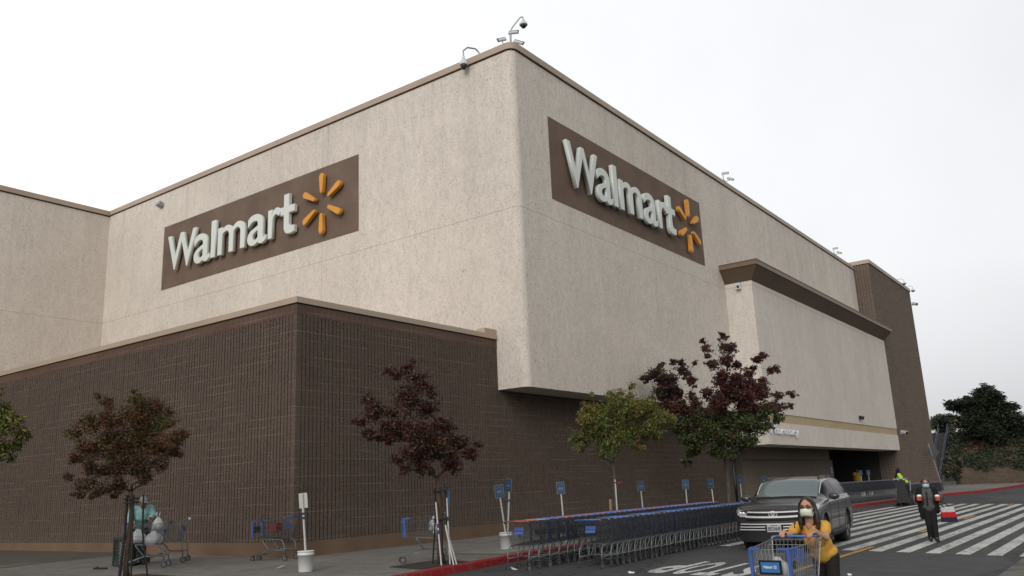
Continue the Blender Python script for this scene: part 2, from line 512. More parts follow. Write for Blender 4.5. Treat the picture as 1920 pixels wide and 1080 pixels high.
# block tower on the right
TX0, TX1, TY = 62.971, 76.299, 13.779
m = MB()
m.box2((TX0 + .06, TY + .06, .1), (TX1 - .06, 40, 16.34)); ribs(m, (TX0, TY + .01), (0, 1), (-1, 0), 1.6, .1, 16.345, .2, .03, .05); ribs(m, (TX0, TY), (1, 0), (0, -1), 5, .1, 16.345, .2, .03, .05)
m.add([(TX0 + 5, TY, .1), (TX1, TY, .1), (TX1, TY, 16.345), (TX0 + 5, TY, 16.345)], [(0, 1, 2, 3)]); m.add([(TX1, TY, .1), (TX1, 40, .1), (TX1, 40, 16.345), (TX1, TY, 16.345)], [(0, 1, 2, 3)]); m.add([(TX0, TY, .1), (TX0, TY + .02, .1), (TX0, TY + .02, 16.345), (TX0, TY, 16.345)], [(0, 1, 2, 3)])
tow = wp(m.build('block_tower', M_BLOCK2))
m = MB(); m.box2((TX0 - .01, TY - .01, 16.33), (TX1 + .01, 40, 16.37)); wp(m.build('coping_shadow_gap', M_GAP), tow)
m = MB(); m.box2((TX0 - .06, TY - .06, 16.371), (TX1 + .06, 40.1, 16.648)); wp(m.build('coping', M_COPE), tow)
# roofs (seen only from elsewhere)

# ---------------------------------------------------------------- wall signs
M_LET = simple('letter_face', (.60, .63, .58), .45, 0, .4, .03, .6)
M_ORG = simple('amber_plastic', (.62, .27, .025), .45, 0, .4, .06, .8)
M_LETS = simple('letter_side', (.42, .43, .40), .5, 0, .4, .05, 1)
LETTERS = [('W', .76, 2.98, 0, 1.68), ('a', 2.86, 4.03, -.06, 1.28), ('l', 4.13, 4.45, 0, 1.68), ('m', 4.63, 6.52, 0, 1.25), ('a', 6.70, 7.90, -.06, 1.28), ('r', 8.06, 8.88, 0, 1.25), ('t', 8.84, 9.70, -.04, 1.69)]
def spoke(r0, r1, w0, w1, n=6):
    pts = []
    for k in range(n + 1):
        a = PI / 2 + PI * k / n
        pts.append((r0 + w0 + w0 * math.cos(a), w0 * math.sin(a)))
    for k in range(n + 1):
        a = -PI / 2 + PI * k / n
        pts.append((r1 - w1 + w1 * math.cos(a), w1 * math.sin(a)))
    return pts
def tee():
    pts = [(0, .62), (0, .92), (.22, .92), (.22, 1.35), (.56, 1.35), (.56, .92), (.93, .92), (.93, .66), (.56, .66), (.56, .34)]
    pts += [(.76 - .20 * math.cos(a), .31 - .11 * math.sin(a)) for a in (.3, .8, 1.3)]
    pts += [(.93, .20), (.93, -.03), (.72, -.07)]
    pts += [(.50 - .28 * math.sin(a), .22 - .28 * math.cos(a)) for a in (.1, .5, .9, 1.3)]
    pts += [(.22, .62)]
    m = MB(); m.prism(list(reversed(pts))[::-1], .12, Matrix.Translation((0, 0, 0)))
    cx = sum(p[0] for p in pts) / len(pts); cy = .62
    # chamfered face
    ins = []
    n = len(pts)
    for i in range(n):
        a, b, c = V(pts[i - 1]), V(pts[i]), V(pts[(i + 1) % n])
        d0 = (b - a).normalized(); d1 = (c - b).normalized()
        n0 = V((d0.y, -d0.x)); n1 = V((d1.y, -d1.x)); q = (n0 + n1); q = q / max(.4, q.length_squared) * 2
        ins.append(b + q * .022)
    o = len(m.v); m.v += [(p.x, p.y, .145) for p in ins]
    m.f = [f for f in m.f if f != tuple(range(n, 2 * n))]; m.m = [0] * len(m.f)
    m.f += [(n + i, n + (i + 1) % n, o + (i + 1) % n, o + i) for i in range(n)] + [tuple(o + i for i in range(n))]; m.m = [0] * len(m.f)
    return m.mesh('t', [])
def wall_sign(label, W, base):
    """base: 4x4 from the sign plane (x right, y up, z out of the wall) to the world"""
    root = thing('store_sign', label, 'sign', base.translation, 0)
    inv = Matrix.Translation(-base.translation)
    k = W / 13.13
    m = MB(); m.box2((0, 0, -.02), (W, 3.07, .012))
    o = m.build('backing_panel', M_PANEL, root); o.data.transform(inv @ base)
    for ch, a, b, z0, z1 in LETTERS:
        me = tee() if ch == 't' else text_mesh(ch, .085, .006, .004, 8)
        fit_text(me, a * k, b * k, .69 + z0, .69 + z1)
        zs = [v.co.z for v in me.vertices]
        lo = min(zs)
        hi = max(zs)
        for v in me.vertices: v.co.z = (v.co.z - lo) / (hi - lo) * .16 + .10
        me.transform(inv @ base); me.update()
        me.materials.append(M_LET)
        o = link('letter', me, root)
    for i in range(6):
        a = PI / 2 - i * PI / 3
        m = MB()
        Mx = base @ Matrix.Translation((11.27 * k, 1.49, .1)) @ Matrix.Diagonal((k, 1, 1, 1)) @ Matrix.Rotation(a, 4, 'Z')
        m.prism(spoke(.41, 1.25, .075, .135), .12, Mx)
        m.prism([(x * 1, y * .84) for x, y in spoke(.44, 1.22, .085, .142)], .145, Mx)
        o = m.build('spark_ray', M_ORG, root); o.data.transform(inv)
    return root
Bl = Matrix(((0, 0, -1, BX), (-1, 0, 0, 35.412), (0, 1, 0, 11.22), (0, 0, 0, 1)))
wall_sign('pale letters and amber spark on a brown panel, left face above the low wing', 13.13, Bl)
Br = Matrix(((1, 0, 0, 23.05), (0, 0, -1, BY), (0, 1, 0, 11.17), (0, 0, 0, 1)))
wall_sign('pale letters and amber spark on a brown panel, right face above the trees', 12.65, Br)
# small department lettering under the beige band
M_WHITE = simple('white_letter', (.72, .74, .76), .5, 0, .4, .03)
root = thing('department_sign', 'small white department lettering under the beige band beside the big maroon tree', 'sign', (37.9, EY, 3.3))
me = text_mesh('Pharmacy', .03, 0, .01, 3); fit_text(me, 38.05, 41.95, 3.38, 3.86)
for v in me.vertices: v.co = V((v.co.x - 37.9, -.05 - v.co.z, v.co.y - 3.3))
me.materials.append(M_WHITE); link('lettering', me, root)

# ---------------------------------------------------------------- cameras and lamps on the walls
M_CAM = simple('camera_white', (.55, .57, .57), .4, 0, .5, .05)
M_DK = simple('black_plastic', (.012, .012, .013), .35, 0, .5, .1)
M_GREYM = simple('galvanised', (.30, .31, .32), .45, .5, .5, .08)
def bullet_cam(p, d, L=.5, r=.085, name='camera_body'):
    """housing pointing along d, a black lens at the front under a hood"""
    p = V(p); d = V(d).normalized()
    m = MB(); m.tube([p - d * L / 2, p + d * L * .5], r, 10)
    side = d.cross(V((0, 0, 1))).normalized(); up = side.cross(d)
    R = Matrix((d, side, up)).transposed()
    m.box(p + d * .06 + up * r * 1.05, (L * 1.08, r * 1.9, .02), R)
    m.cur = 1; m.tube([p + d * L * .5, p + d * (L * .5 + .05)], r * .92, 10)
    return m
def dome_head(m, p, r):
    m.cur = 0; m.lathe([(r * .35, .30), (r * .5, .2), (r * .95, .1), (r * 1.1, .02), (r * 1.05, -.02)], 14, Matrix.Translation(p))
    m.cur = 1; m.lathe([(r * .8, -.02), (r * .74, -.09), (r * .45, -.17), (r * .12, -.2)], 14, Matrix.Translation(p))
cams = [M_CAM, M_DK]
def cluster(name, label, base, tall=False, sc=.65):
    g = thing(name, label, 'security cameras', base, 0); g.scale = (sc, sc, sc)
    m = MB(); m.tube([(0, 0, -.1), (0, 0, .75)], .035, 8); m.build('post', M_GREYM, g)
    if tall:
        m = MB(); m.tube([(.0, -.04, -.2), (0, -.05, .95), (.06, -.12, 1.15), (.32, -.48, 1.72), (.38, -.56, 1.76), (.42, -.6, 1.70), (.42, -.6, 1.55)], .035, 8); m.build('arm', M_GREYM, g)
        m = MB(); dome_head(m, (.42, -.6, 1.28), .21); m.build('dome_camera', cams, g)
    m = bullet_cam((.1, -.12, .86), (.55, -.8, .05)); m.build('bullet_camera', cams, g)
    m = bullet_cam((.22, -.34, .26) if tall else (.3, -.42, .38), (.5, -.75, -.35)); m.build('bullet_camera', cams, g)
    m = MB(); m.tube([(0, 0, .3), (.12, -.18, .18), (.3, -.42, .3)] if not tall else [(0, 0, .35), (.1, -.15, .12), (.22, -.34, .2)], .022, 6); m.build('bracket', M_DK, g)
    if tall:
        m = bullet_cam((-.32, .3, .42), (-.3, .35, -.1), .42); m.build('bullet_camera', cams, g)
        m = MB(); m.tube([(0, 0, .2), (-.3, .28, .2), (-.32, .3, .36)], .022, 6); m.build('bracket', M_DK, g)
    return g
cluster('camera_mast', 'mast of security cameras with a dome on a bent arm, main roof corner', (BX + .3, BY + .25, ZT), True)
cluster('camera_post', 'pair of bullet cameras on a post at the middle of the right roof edge', (39.5, BY + .12, ZT))
cluster('camera_post', 'pair of small bullet cameras on a post at the roof edge beside the block tower', (58.8, BY + .12, ZT))
def gooseneck(name, label, base, d, span=.9, r=.2, sc=1):
    g = thing(name, label, 'dome camera', base); g.scale = (sc, sc, sc)
    d = V(d)
    m = MB(); m.tube([(0, 0, 0), V((0, 0, .35)) + d * .1, V((0, 0, .45)) + d * .3 * span, V((0, 0, .42)) + d * .75 * span, V((0, 0, .25)) + d * span, d * span], .03, 8); m.build('arm', M_GREYM, g)
    m = MB(); dome_head(m, d * span + V((0, 0, -.28)), r); m.build('dome_camera', cams, g)
gooseneck('dome_camera', 'white dome camera on a bent pipe over the left roof edge near the main corner', (BX + .4, 16.5, ZT), (-.72, .3, 0), .9, .14)
gooseneck('dome_camera', 'dome camera on a curved pipe over the tower roof, the inner one', (72.6, TY + .2, 16.6), (.1, -.95, 0), 1.0, .26, .6)
gooseneck('dome_camera', 'dome camera on a curved pipe at the tower roof corner, the outer one', (75.9, TY + .2, 16.6), (.45, -.85, 0), 1.0, .28, .6)
def small_fix(name, label, cat, loc, build):
    g = thing(name, label, cat, loc); build(g)
def fl(g):
    m = MB(); m.box((0, -.12, 0), (.34, .22, .2), (.4, 0, 0)); m.tube([(0, 0, -.1), (0, -.1, -.06)], .03); m.build('lamp_head', M_DK, g)
    m = MB(); m.box((0, -.02, -.16), (.12, .04, .12)); m.build('bracket', M_GREYM, g)
small_fix('wall_floodlight', 'small black floodlight on the pale fascia just over the beige band', 'floodlight', (53.72, EY, 4.85), fl)
def wc(g):
    bullet_cam((0, -.25, 0), (-.3, -.9, -.3), .4, .11).build('camera_body', cams, g)
    m = MB(); m.tube([(0, 0, -.1), (0, -.2, -.05)], .03); m.build('bracket', M_CAM, g)
small_fix('wall_camera', 'small white camera on the block tower beside the beige band', 'security camera', (65.0, TY, 4.3), wc)
small_fix('wall_camera', 'small dark camera on the far outer edge of the block tower', 'security camera', (76.25, TY, 15.3), wc)
def uc(g):
    m = MB(); m.box((0, 0, -.16), (.16, .2, .3)); m.build('housing', M_CAM, g)
    m = MB(); m.box((-.085, 0, -.2), (.02, .12, .12)); m.build('lens', M_DK, g)
small_fix('cornice_lamp', 'small grey box lamp tucked under the brown cornice', 'wall lamp', (EX0 - .12, 14.15, 10.60), uc)
def lf(g):
    m = MB(); m.box((-.13, 0, 0), (.22, .3, .2), (0, .4, 0)); m.build('lamp_head', M_GREYM, g)
    m = MB(); m.box((-.02, 0, -.14), (.04, .1, .1)); m.build('bracket', M_GREYM, g)
small_fix('wall_floodlight', 'small grey floodlight high on the left face over the sign panel corner', 'floodlight', (BX, 35.75, 15.5), lf)
def bs(g):
    m = MB(); m.box((0, -.012, 0), (.42, .02, .62)); m.build('panel', simple('blue_sign', (.05, .12, .22), .5), g)
    m = MB(); m.box((0, -.024, .12), (.28, .004, .05)); m.box((0, -.024, -.02), (.3, .004, .04)); m.box((0, -.024, -.12), (.24, .004, .04)); m.build('writing', M_WHITE, g)
small_fix('wall_notice', 'small blue notice on the tan entrance wall beside the dark opening', 'sign', (55.1, 16.0, 1.85), bs)

# ---------------------------------------------------------------- ground
M_ASPH = ground_mat('asphalt', (.040, .040, .041), (.060, .060, .060), (.033, .033, .034), 0, 1)
M_CONC = ground_mat('concrete', (.145, .136, .120), (.205, .193, .170), (.108, .100, .088), 3.05)
M_PAD = ground_mat('pale_concrete', (.20, .19, .165), (.25, .235, .205), (.16, .15, .13))
M_BRPAVE = ground_mat('brown_paving', (.085, .072, .056), (.11, .094, .074), (.07, .06, .047))
M_DIRT = ground_mat('dirt', (.075, .052, .036), (.13, .095, .066), (.05, .037, .026))
M_REDC = paint_mat('red_kerb_paint', (.25, .012, .016), (.15, .115, .10), .57)
M_REDT = paint_mat('red_kerb_top', (.27, .014, .018), (.15, .11, .095), .56)
M_LINE = paint_mat('white_line', (.50, .50, .47), (.085, .085, .085), .545)
M_YEL = paint_mat('yellow_line', (.46, .23, .045), (.09, .085, .08), .58)
def zr(y): return -.03 * min(max(10.5 - y, -3), 14)
def zw(y): return .15 + .0127 * (min(y, 30) - 10.5)
def sheet(name, mat, poly, zf, dz=0):
    o = MB().add([(x, y, zf(y) + dz) for x, y in poly], [tuple(range(len(poly)))]).build(name, mat)
    return struct(o)
# far ground, one sheet to the horizon
struct(MB().add([(-700, -700, -.46), (900, -700, -.46), (900, 900, -.46), (-700, 900, -.46)], [(0, 1, 2, 3)]).build('ground', M_ASPH))
ys = [-60, -3.5, 10.5, 13.2]
m = MB()
for a, b in zip(ys, ys[1:]):
    m.add([(-60, a, zr(a)), (190, a, zr(a)), (190, b, zr(b)), (-60, b, zr(b))], [(0, 1, 2, 3)])
struct(m.build('road', M_ASPH))
KERB = [(-20, 6.75), (5, 9.93), (12.4, 10.9), (15.8, 11.32), (19, 11.5), (41.5, 11.4), (47.2, 11.15), (52, 10.9), (56, 10.7), (59.3, 10.5), (66, 9.45), (75, 9.1), (85, 8.85), (110, 8.7), (180, 8.7)]
m = MB()
KP = [(x, y, 0) for x, y in KERB]
# pavement: from the kerb back to the walls
vs = []
for x, y in KERB: vs.append((x, y + .145, zw(y) - .002))
far = [(x, 22.1 if x < 14 else 30) for x, y in KERB]
n = len(KERB)
for (x, y) in far: vs.append((x, y, zw(y)))
struct(MB().add(vs, [(i, i + 1, n + i + 1, n + i) for i in range(n - 1)]).build('pavement', M_CONC))
struct(MB().add([(-20, 17, zw(17) - .004), (9.1, 21.25, zw(21.2) + .004), (12.04, 22.1, zw(22.1) + .004), (13.2, 22.4, zw(22.4) + .004), (13.2, 62, zw(30) + .004), (-20, 62, zw(30) + .004)], [(0, 1, 2, 3, 4, 5)]).build('brown_paving', M_BRPAVE))
kp = [(x, y, zw(y)) for x, y in KERB]
m = MB(); m.sweep([(.0, .004), (-.15, .006), (-.15, -.25), (.03, -.45), (.012, -.02)], kp)
struct(m.build('kerb', M_REDC))
sheet('concrete_pad', M_PAD, [(15.2, 11.62), (17.6, 11.75), (17.3, 13.0), (15.0, 12.85)], zw, .006)
# crossing stripes
m = MB()
for k in range(22):
    y0 = 5.345 - .583 * (k - 8)
    if y0 > 10.9 or (y0 < 2.3 and False): continue
    yb = y0 - .285
    x0 = 20.36; x1 = 47.0 if y0 < 9.5 else 43
    nx = 9
    for i in range(nx):
        a = x0 + (x1 - x0) * i / nx; b = x0 + (x1 - x0) * (i + 1) / nx
        m.add([(a, yb, zr(yb) + .006), (b, yb, zr(yb) + .006), (b, y0, zr(y0) + .006), (a, y0, zr(y0) + .006)], [(0, 1, 2, 3)])
struct(m.build('crossing_stripes', M_LINE))
m = MB()
for a, b in ((10, 21.45), (26.6, 28.6), (33.6, 36), (45, 47.2), (54, 58)):
    m.add([(a, 5.44, zr(5.44) + .010), (b, 5.44, zr(5.44) + .010), (b, 5.56, zr(5.56) + .010), (a, 5.56, zr(5.56) + .010)], [(0, 1, 2, 3)])
struct(m.build('centre_line', M_YEL))
# STOP for the traffic coming towards us: reads along -x, top of the letters at low x
me_all = MB()
stop = []
for ch, yc in (('S', 6.24), ('T', 6.74), ('O', 7.22), ('P', 7.70)):
    me = text_mesh(ch, 0, 0, .03, 5)
    fit_text(me, -.20, .20, 0, 2.25)
    # letter x -> world +y ... reader looks along -x, his right is +y
    me.transform(Matrix(((0, -1, 0, 16.8), (1, 0, 0, yc), (0, 0, 1, 0), (0, 0, 0, 1))))
    vs = [(v.co.x, v.co.y, zr(v.co.y) + .007) for v in me.vertices]
    me_all.add(vs, [tuple(p.vertices) for p in me.polygons])
    bpy.data.meshes.remove(me)
struct(me_all.build('stop_lettering', M_LINE))
# corner of a traffic island, bottom right
m = MB(); m.prism([(8, -7), (19.7, -7), (20.15, 1.9), (19.7, 2.3), (8, 2.38)], .2, Matrix.Translation((0, 0, -.42)))
struct(m.build('traffic_island', ground_mat('island_concrete', (.10, .092, .08), (.15, .14, .12), (.055, .05, .044))))
# tree pits
M_PIT = ground_mat('tree_pit_soil', (.035, .030, .026), (.05, .043, .037), (.025, .022, .02))
sheet('tree_pit', M_PIT, [(12.05, 11.1), (13.6, 11.2), (13.75, 12.15), (12.2, 12.1)], zw, .005)
sheet('tree_pit', M_PIT, [(8.1, 14.9), (9.6, 14.9), (9.6, 16.2), (8.1, 16.2)], zw, .005)
# pavement paint tick
sheet('paint_tick', M_LINE, [(11.22, 14.24), (11.30, 14.20), (11.84, 14.63), (11.76, 14.68)], zw, .006)
# embankment on the right
def hz(x, y):
    t = min(1, max(0, (x - 92.5 - .35 * (y - 12)) / 10.5)); t = t * t * (3 - 2 * t)
    w = math.sin(x * .9 + y * .6) * .12 + math.sin(y * 1.7) * .08
    return .02 + 5.2 * t + w * min(1, 3 * t + .1)
m = MB(); nx, ny = 44, 60
vs = []
for i in range(nx):
    x = 86 + 44 * (i / (nx - 1)) ** 1.3 if i else 78
    for j in range(ny):
        y = 9.2 + 40 * (j / (ny - 1)) - (0 if x < 88 else 18 * min(1, (x - 88) / 14) * (1 - j / (ny - 1)))
        vs.append((x, y, hz(x, y)))
fs = [(i * ny + j, (i + 1) * ny + j, (i + 1) * ny + j + 1, i * ny + j + 1) for i in range(nx - 1) for j in range(ny - 1)]
struct(m.add(vs, fs).build('embankment', M_DIRT, None, True))
struct(MB().add([(129, -60, 5.2), (600, -60, 5.2), (600, 120, 5.2), (129, 120, 5.2)], [(0, 1, 2, 3)]).build('hilltop', M_DIRT))
# low concrete wall at the back of the pavement by the tower
w_ = thing('low_wall', 'low concrete wall at the foot of the dirt bank beside the tower', 'wall', (84, 15.2, .15))
m = MB(); m.box2((-7.5, -.15, -.1), (7, .15, .32)); m.box2((-7.55, -.19, .321), (7.05, .19, .40)); m.build('wall_block', M_CONC, w_)
# stairs with blue rails
st = thing('outdoor_stairs', 'concrete steps with blue handrails climbing the bank beside the tower', 'stairs', (86, 16.3, .15))
m = MB()
for i in range(30):
    m.box2((i * .29, -.85, -.1), ((i + 1) * .29 + .02, 1.1, .17 * (i + 1) - i * .0005))
M_STEP0 = ground_mat('step_concrete', (.05, .047, .042), (.075, .07, .062), (.04, .036, .032)); m.build('steps', M_STEP0, st)
m = MB(); m.prism([(0, 0), (8.9, 0), (8.9, 5.35), (0, .25)], .2, Matrix(((1, 0, 0, 0), (0, 0, -1, -.85), (0, 1, 0, 0), (0, 0, 0, 1)))); m.build('side_wall', M_STEP0, st)
M_STEP = ground_mat('dark_concrete', (.05, .047, .042), (.075, .07, .062), (.04, .036, .032))
M_RAIL = simple('blue_rail', (.045, .06, .105), .45, .2, .5)
for yy in (-.78, .05, 1.0):
    m = MB(); m.tube([(0, yy, 0), (0, yy, 1.0), (8.6, yy, 5.95), (9.0, yy, 5.95)], .03, 8); m.tube([(0, yy, .6), (8.6, yy, 5.55)], .035, 6)
    for i in range(1, 6): m.tube([(8.6 * i / 6, yy, 5 * i / 6), (8.6 * i / 6, yy, 1.15 + 4.95 * i / 6)], .035, 6)
    m.build('handrail', M_RAIL, st)
# sign seen from behind on a leaning pole
ts = thing('traffic_sign', 'diamond traffic sign showing its grey back on a thin leaning pole by the tower', 'traffic sign', (72.9, 13.0, .18))
m = MB(); m.tube([(0, 0, 0), (-.62, .42, 3.45)], .045, 8); m.build('pole', M_GREYM, ts)
m = MB(); m.box((-.50, .22, 2.75), (.03, .78, .78), Euler((PI / 4, 0, -.35))); m.build('plate', simple('sign_grey', (.12, .125, .13), .6, .2), ts)
# far blue canopy at the right edge
fc = thing('filling_canopy', 'blue and white canopy far off behind the dark pine at the right edge', 'canopy', (140, 12.9, 5.2))
m = MB(); m.box2((-2, -6, 2.35), (4, .9, 3.25)); m.build('canopy_fascia', simple('canopy_blue', (.05, .09, .32), .5), fc)
m = MB(); m.box2((-1.9, -5.9, 1.3), (3.9, .8, 2.34)); m.build('shop_wall', simple('pale_wall', (.55, .57, .58), .7), fc)
for yy in (-5, .2): m = MB(); m.box2((-1.8, yy - .15, 0), (-1.5, yy + .15, 1.3)); m.build('post', M_GREYM, fc)
# ---------------------------------------------------------------- trees
def leafmat(name, c, var=.35):
    t = NT(name)
    oi = t.n('ShaderNodeNewGeometry')
    r = oi.outputs['Random Per Island']
    lo = tuple(x * (1 - var) for x in c); hi = tuple(x * (1 + var) for x in c)
    col = t.ramp(r, (0, lo), (.6, c), (1, hi))
    t.out(col, .55, 0, .35)
    t.b.inputs['Subsurface Weight'].default_value = 0
    return t.mat
LG = leafmat('leaf_green', (.055, .080, .018)); LDG = leafmat('leaf_dark_green', (.022, .034, .012))
LYG = leafmat('leaf_yellow_green', (.155, .150, .026)); LOR = leafmat('leaf_orange', (.15, .055, .014))
LMA = leafmat('leaf_maroon', (.068, .017, .015)); LDM = leafmat('leaf_dark_maroon', (.030, .012, .011)); LRD = leafmat('leaf_red', (.085, .014, .013))
LRB = leafmat('leaf_rust', (.110, .044, .015)); LPI = leafmat('leaf_pine', (.016, .021, .010)); LGY = leafmat('leaf_haze_green', (.075, .085, .06)); LBR = leafmat('leaf_brown', (.12, .07, .042)); LIV = leafmat('leaf_ivy', (.024, .040, .016))  # the grey-green carries distance haze in its leaf colour
def bark(name, c0, c1):
    t = NT(name)
    n = t.noise(t.coord((22, 22, 5)), 1, 5, .7)
    t.bump(n, .8, .02)
    return t.out(t.ramp(n, (.35, c0), (.65, c1)), .92, 0, .2)
BK1 = bark('bark_brown', (.035, .024, .017), (.085, .060, .044)); BK2 = bark('bark_grey', (.05, .043, .036), (.11, .095, .08))
AXA = V((.5953, -.8023, 0)).normalized(); AXD = V((.8092, .5874, 0)).normalized()
def add_leaf(m, p, L, W, rnd, droop):
    a = rnd.uniform(0, 2 * PI)
    d = V((math.cos(a), math.sin(a), rnd.uniform(-1, .5) - droop)).normalized()
    s = d.cross(V((rnd.uniform(-1, 1), rnd.uniform(-1, 1), rnd.uniform(-.2, 1)))).normalized()
    nn = s.cross(d)
    tip = p + d * L
    mid = p + d * L * .45
    m.add([p, mid + s * W * .5 + nn * W * .16, tip, mid - s * W * .5 + nn * W * .16], [(0, 1, 2), (0, 2, 3)])
def tree(name, label, base, u0, v0, ppm, clumps, mats, pick, leaf=(.085, .055), dens=420, trunk_r=.085, fork=None, bk=None, droop=.2, seed=1, depth=1.0, lean=0, twig=True, group=None, cat='tree', trunk_to=None, sep=.55, fill=True):
    """clumps: (u, v, r) read off the crown's silhouette in a flat drawing ppm pixels to the metre;
    each becomes a ball of leaves somewhere in the depth of the crown, with its own limb"""
    rnd = random.Random(seed)
    root = thing(name, label, cat, base, 0, group)
    axd = V((base[0], base[1], 0)).normalized(); axa = V((axd.y, -axd.x, 0))
    kth = axd.dot(V((.809, .588, 0)))
    P = []
    cu = sum(c[0] for c in clumps) / len(clumps)
    R = max(abs(c[0] - cu) for c in clumps) / ppm
    for u, v, r in clumps:
        lat = (u - u0) / ppm * kth; h = (v0 - v) / ppm
        w = max(.15, 1 - ((u - cu) / ppm / (R + .01)) ** 2) ** .5
        dz = rnd.uniform(-1, 1) * R * sep * w * depth
        P.append((axa * lat + axd * dz + V((0, 0, h)), r / ppm))
        if fill: P.append((axa * lat * .94 - axd * dz * rnd.uniform(.3, .9) + V((0, 0, h)), r / ppm * .9))
    # leaves
    ms = [MB() for _ in range(1)]
    m = ms[0]
    hs = [p.z for p, r in P]; h0, h1 = min(hs), max(hs)
    la = (min(c[0] for c in clumps) - u0) / ppm; lb = (max(c[0] for c in clumps) - u0) / ppm
    for p, r in P:
        rr = r * 1.0
        n = int(dens * (r ** 2.2) / (leaf[0] * leaf[1]) * .052)
        ph = rnd.random()
        # sub-clusters give ragged edges and gaps
        subs = [p + V((rnd.gauss(0, 1), rnd.gauss(0, 1), rnd.gauss(0, .8))).normalized() * rr * rnd.uniform(.05, .92) for _ in range(max(4, int(13 * r / .25)))]
        for k in range(n):
            s = rnd.choice(subs)
            q = s + V((rnd.gauss(0, 1), rnd.gauss(0, 1), rnd.gauss(0, .75))) * rr * .21
            f = (q.z - h0) / (h1 - h0 + .01); l = (q.dot(axa) - la) / (lb - la + .01)
            m.cur = pick(f, l, ph, rnd)
            sc = rnd.uniform(.7, 1.25)
            add_leaf(m, q, leaf[0] * sc, leaf[1] * sc, rnd, droop)
    m.build('crown', mats, root)
    # trunk and limbs: each clump grows from the nearest node already on the tree
    t = MB()
    fork = fork or (0, h0 * .9)
    top = axa * fork[0] + V((0, 0, fork[1]))
    npt = 7
    tp = []
    for i in range(npt):
        f = i / (npt - 1)
        tp.append(top * f + V((math.sin(f * 5 + seed) * .02, math.cos(f * 4) * .02, 0)) * (1 if 0 < f < 1 else 0))
    t.tube(tp, [trunk_r * (1.35 if i == 0 else 1 - .25 * i / (npt - 1)) for i in range(npt)], 10)
    nodes = [(top, trunk_r * .75)]
    order = sorted(P, key=lambda q: (q[0] - top).length)
    for p, r in order:
        best = min(nodes, key=lambda nd: (nd[0] - p).length + .25 * (nd[0] - top).length + (3 if nd[0].z > p.z + .25 else 0))
        a, ra = best
        d = p - a
        mid = a + d * .5 + V((rnd.uniform(-.1, .1), rnd.uniform(-.1, .1), -.10 * d.length + .05))
        rb = max(.007, ra * .62)
        t.tube([a, a + (mid - a) * .5 + V((0, 0, .02)), mid, p], [min(ra * .8, trunk_r * .5), (ra * .8 + rb) / 2 * .8, rb * .95, rb * .6], 6)
        nodes.append((mid, rb)); nodes.append((p, rb * .75))
        if twig:
            for k in range(5):
                e = p + V((rnd.gauss(0, 1), rnd.gauss(0, 1), rnd.gauss(.3, .8))).normalized() * r * rnd.uniform(.7, 1.25)
                t.tube([p, (p + e) / 2 + V((rnd.uniform(-.03, .03), rnd.uniform(-.03, .03), .02)), e], [.007, .005, .003], 4)
    t.build('trunk', bk or BK1, root, True)
    return root
def wpick(*w):
    tot = sum(w)
    def g(rnd):
        x = rnd.random() * tot
        for i, a in enumerate(w):
            x -= a
            if x <= 0: return i
        return 0
    return g

CL1 = [(180,762,15),(160,752,7),(235,760,20),(228,745,8),(270,770,22),(150,800,24),(190,795,30),(240,790,35),(290,800,28),(300,778,10),(120,822,16),(322,830,20),(337,824,12),(145,850,26),(190,840,35),(240,835,40),(290,845,30),(320,858,14),(125,862,16),(160,885,22),(200,885,30),(250,880,30),(290,880,18),(115,898,10),(150,915,18),(180,925,17),(215,918,20),(260,905,18),(140,930,11),(165,935,9),(205,935,10)]
def p1(f, l, ph, rnd):
    if f < .36: return wpick(1.4, 1.6, 2.4, 2.4)(rnd)
    if ph > .72: return wpick(4, 3.4, .6, .6)(rnd)
    return wpick(1.3, 6, 1.5, .5)(rnd)
tree('street_tree', 'small rust and olive leaved street tree between black stakes by the bin', (8.88, 15.54, .21), 238, 1086, 99, CL1, [LG, LRB, LMA, LDM], p1, (.055, .021), 380, .048, (-.02, 1.58), BK1, .15, 4, .8)
CL2 = [(740,697,18),(722,690,8),(765,688,18),(790,715,26),(700,765,26),(674,785,15),(662,788,8),(690,812,16),(770,750,32),(805,765,26),(750,800,33),(720,820,20),(690,745,14),(790,815,36),(835,800,28),(825,840,38),(780,850,33),(865,838,28),(890,855,20),(905,838,12),(800,880,22),(850,872,26),(745,862,16),(760,882,14),(815,735,14),(780,672,8),(720,795,16),(735,770,16)]
def p2(f, l, ph, rnd):
    if f < .3 and l > .5 and ph > .45: return wpick(2, 3, 1, 2)(rnd)
    return wpick(4.2, 3.6, .5, .9)(rnd)
tree('street_tree', 'dark maroon street tree with white poles leaning on its trunk', (12.97, 11.4, .16), 828, 1058, 96, CL2, [LMA, LDM, LG, LRB], p2, (.056, .035), 400, .062, (-.06, 1.65), BK1, .25, 5, .8)
CL3 = [(1090,815,17),(1095,835,13),(1110,785,20),(1115,762,17),(1120,810,25),(1140,770,25),(1145,800,28),(1150,830,24),(1170,750,21),(1182,738,10),(1175,780,30),(1185,815,28),(1200,770,26),(1205,726,8),(1200,746,12),(1125,736,6),(1157,738,7),(1225,765,23),(1250,780,23),(1240,800,24),(1265,790,18),(1280,790,9),(1220,810,25),(1250,820,13),(1160,842,14),(1210,838,13),(1135,848,11),(1240,748,8),(1075,798,5)]
def p3(f, l, ph, rnd):
    if ph > .85: return wpick(1, 3, 3, .5)(rnd)
    if f > .55 or (l > .6 and f > .4): return wpick(2.6, 3.6, .8, .2)(rnd)
    return wpick(4.2, 2.6, .35, 1.0)(rnd)
tree('street_tree', 'yellow-green street tree in front of the store behind the cart row', (20.95, 12.0, .17), 1157, 1000, 67.5, CL3, [LG, LYG, LOR, LDG], p3, (.092, .028), 330, .058, (.0, 1.95), BK2, .7, 8, .8)
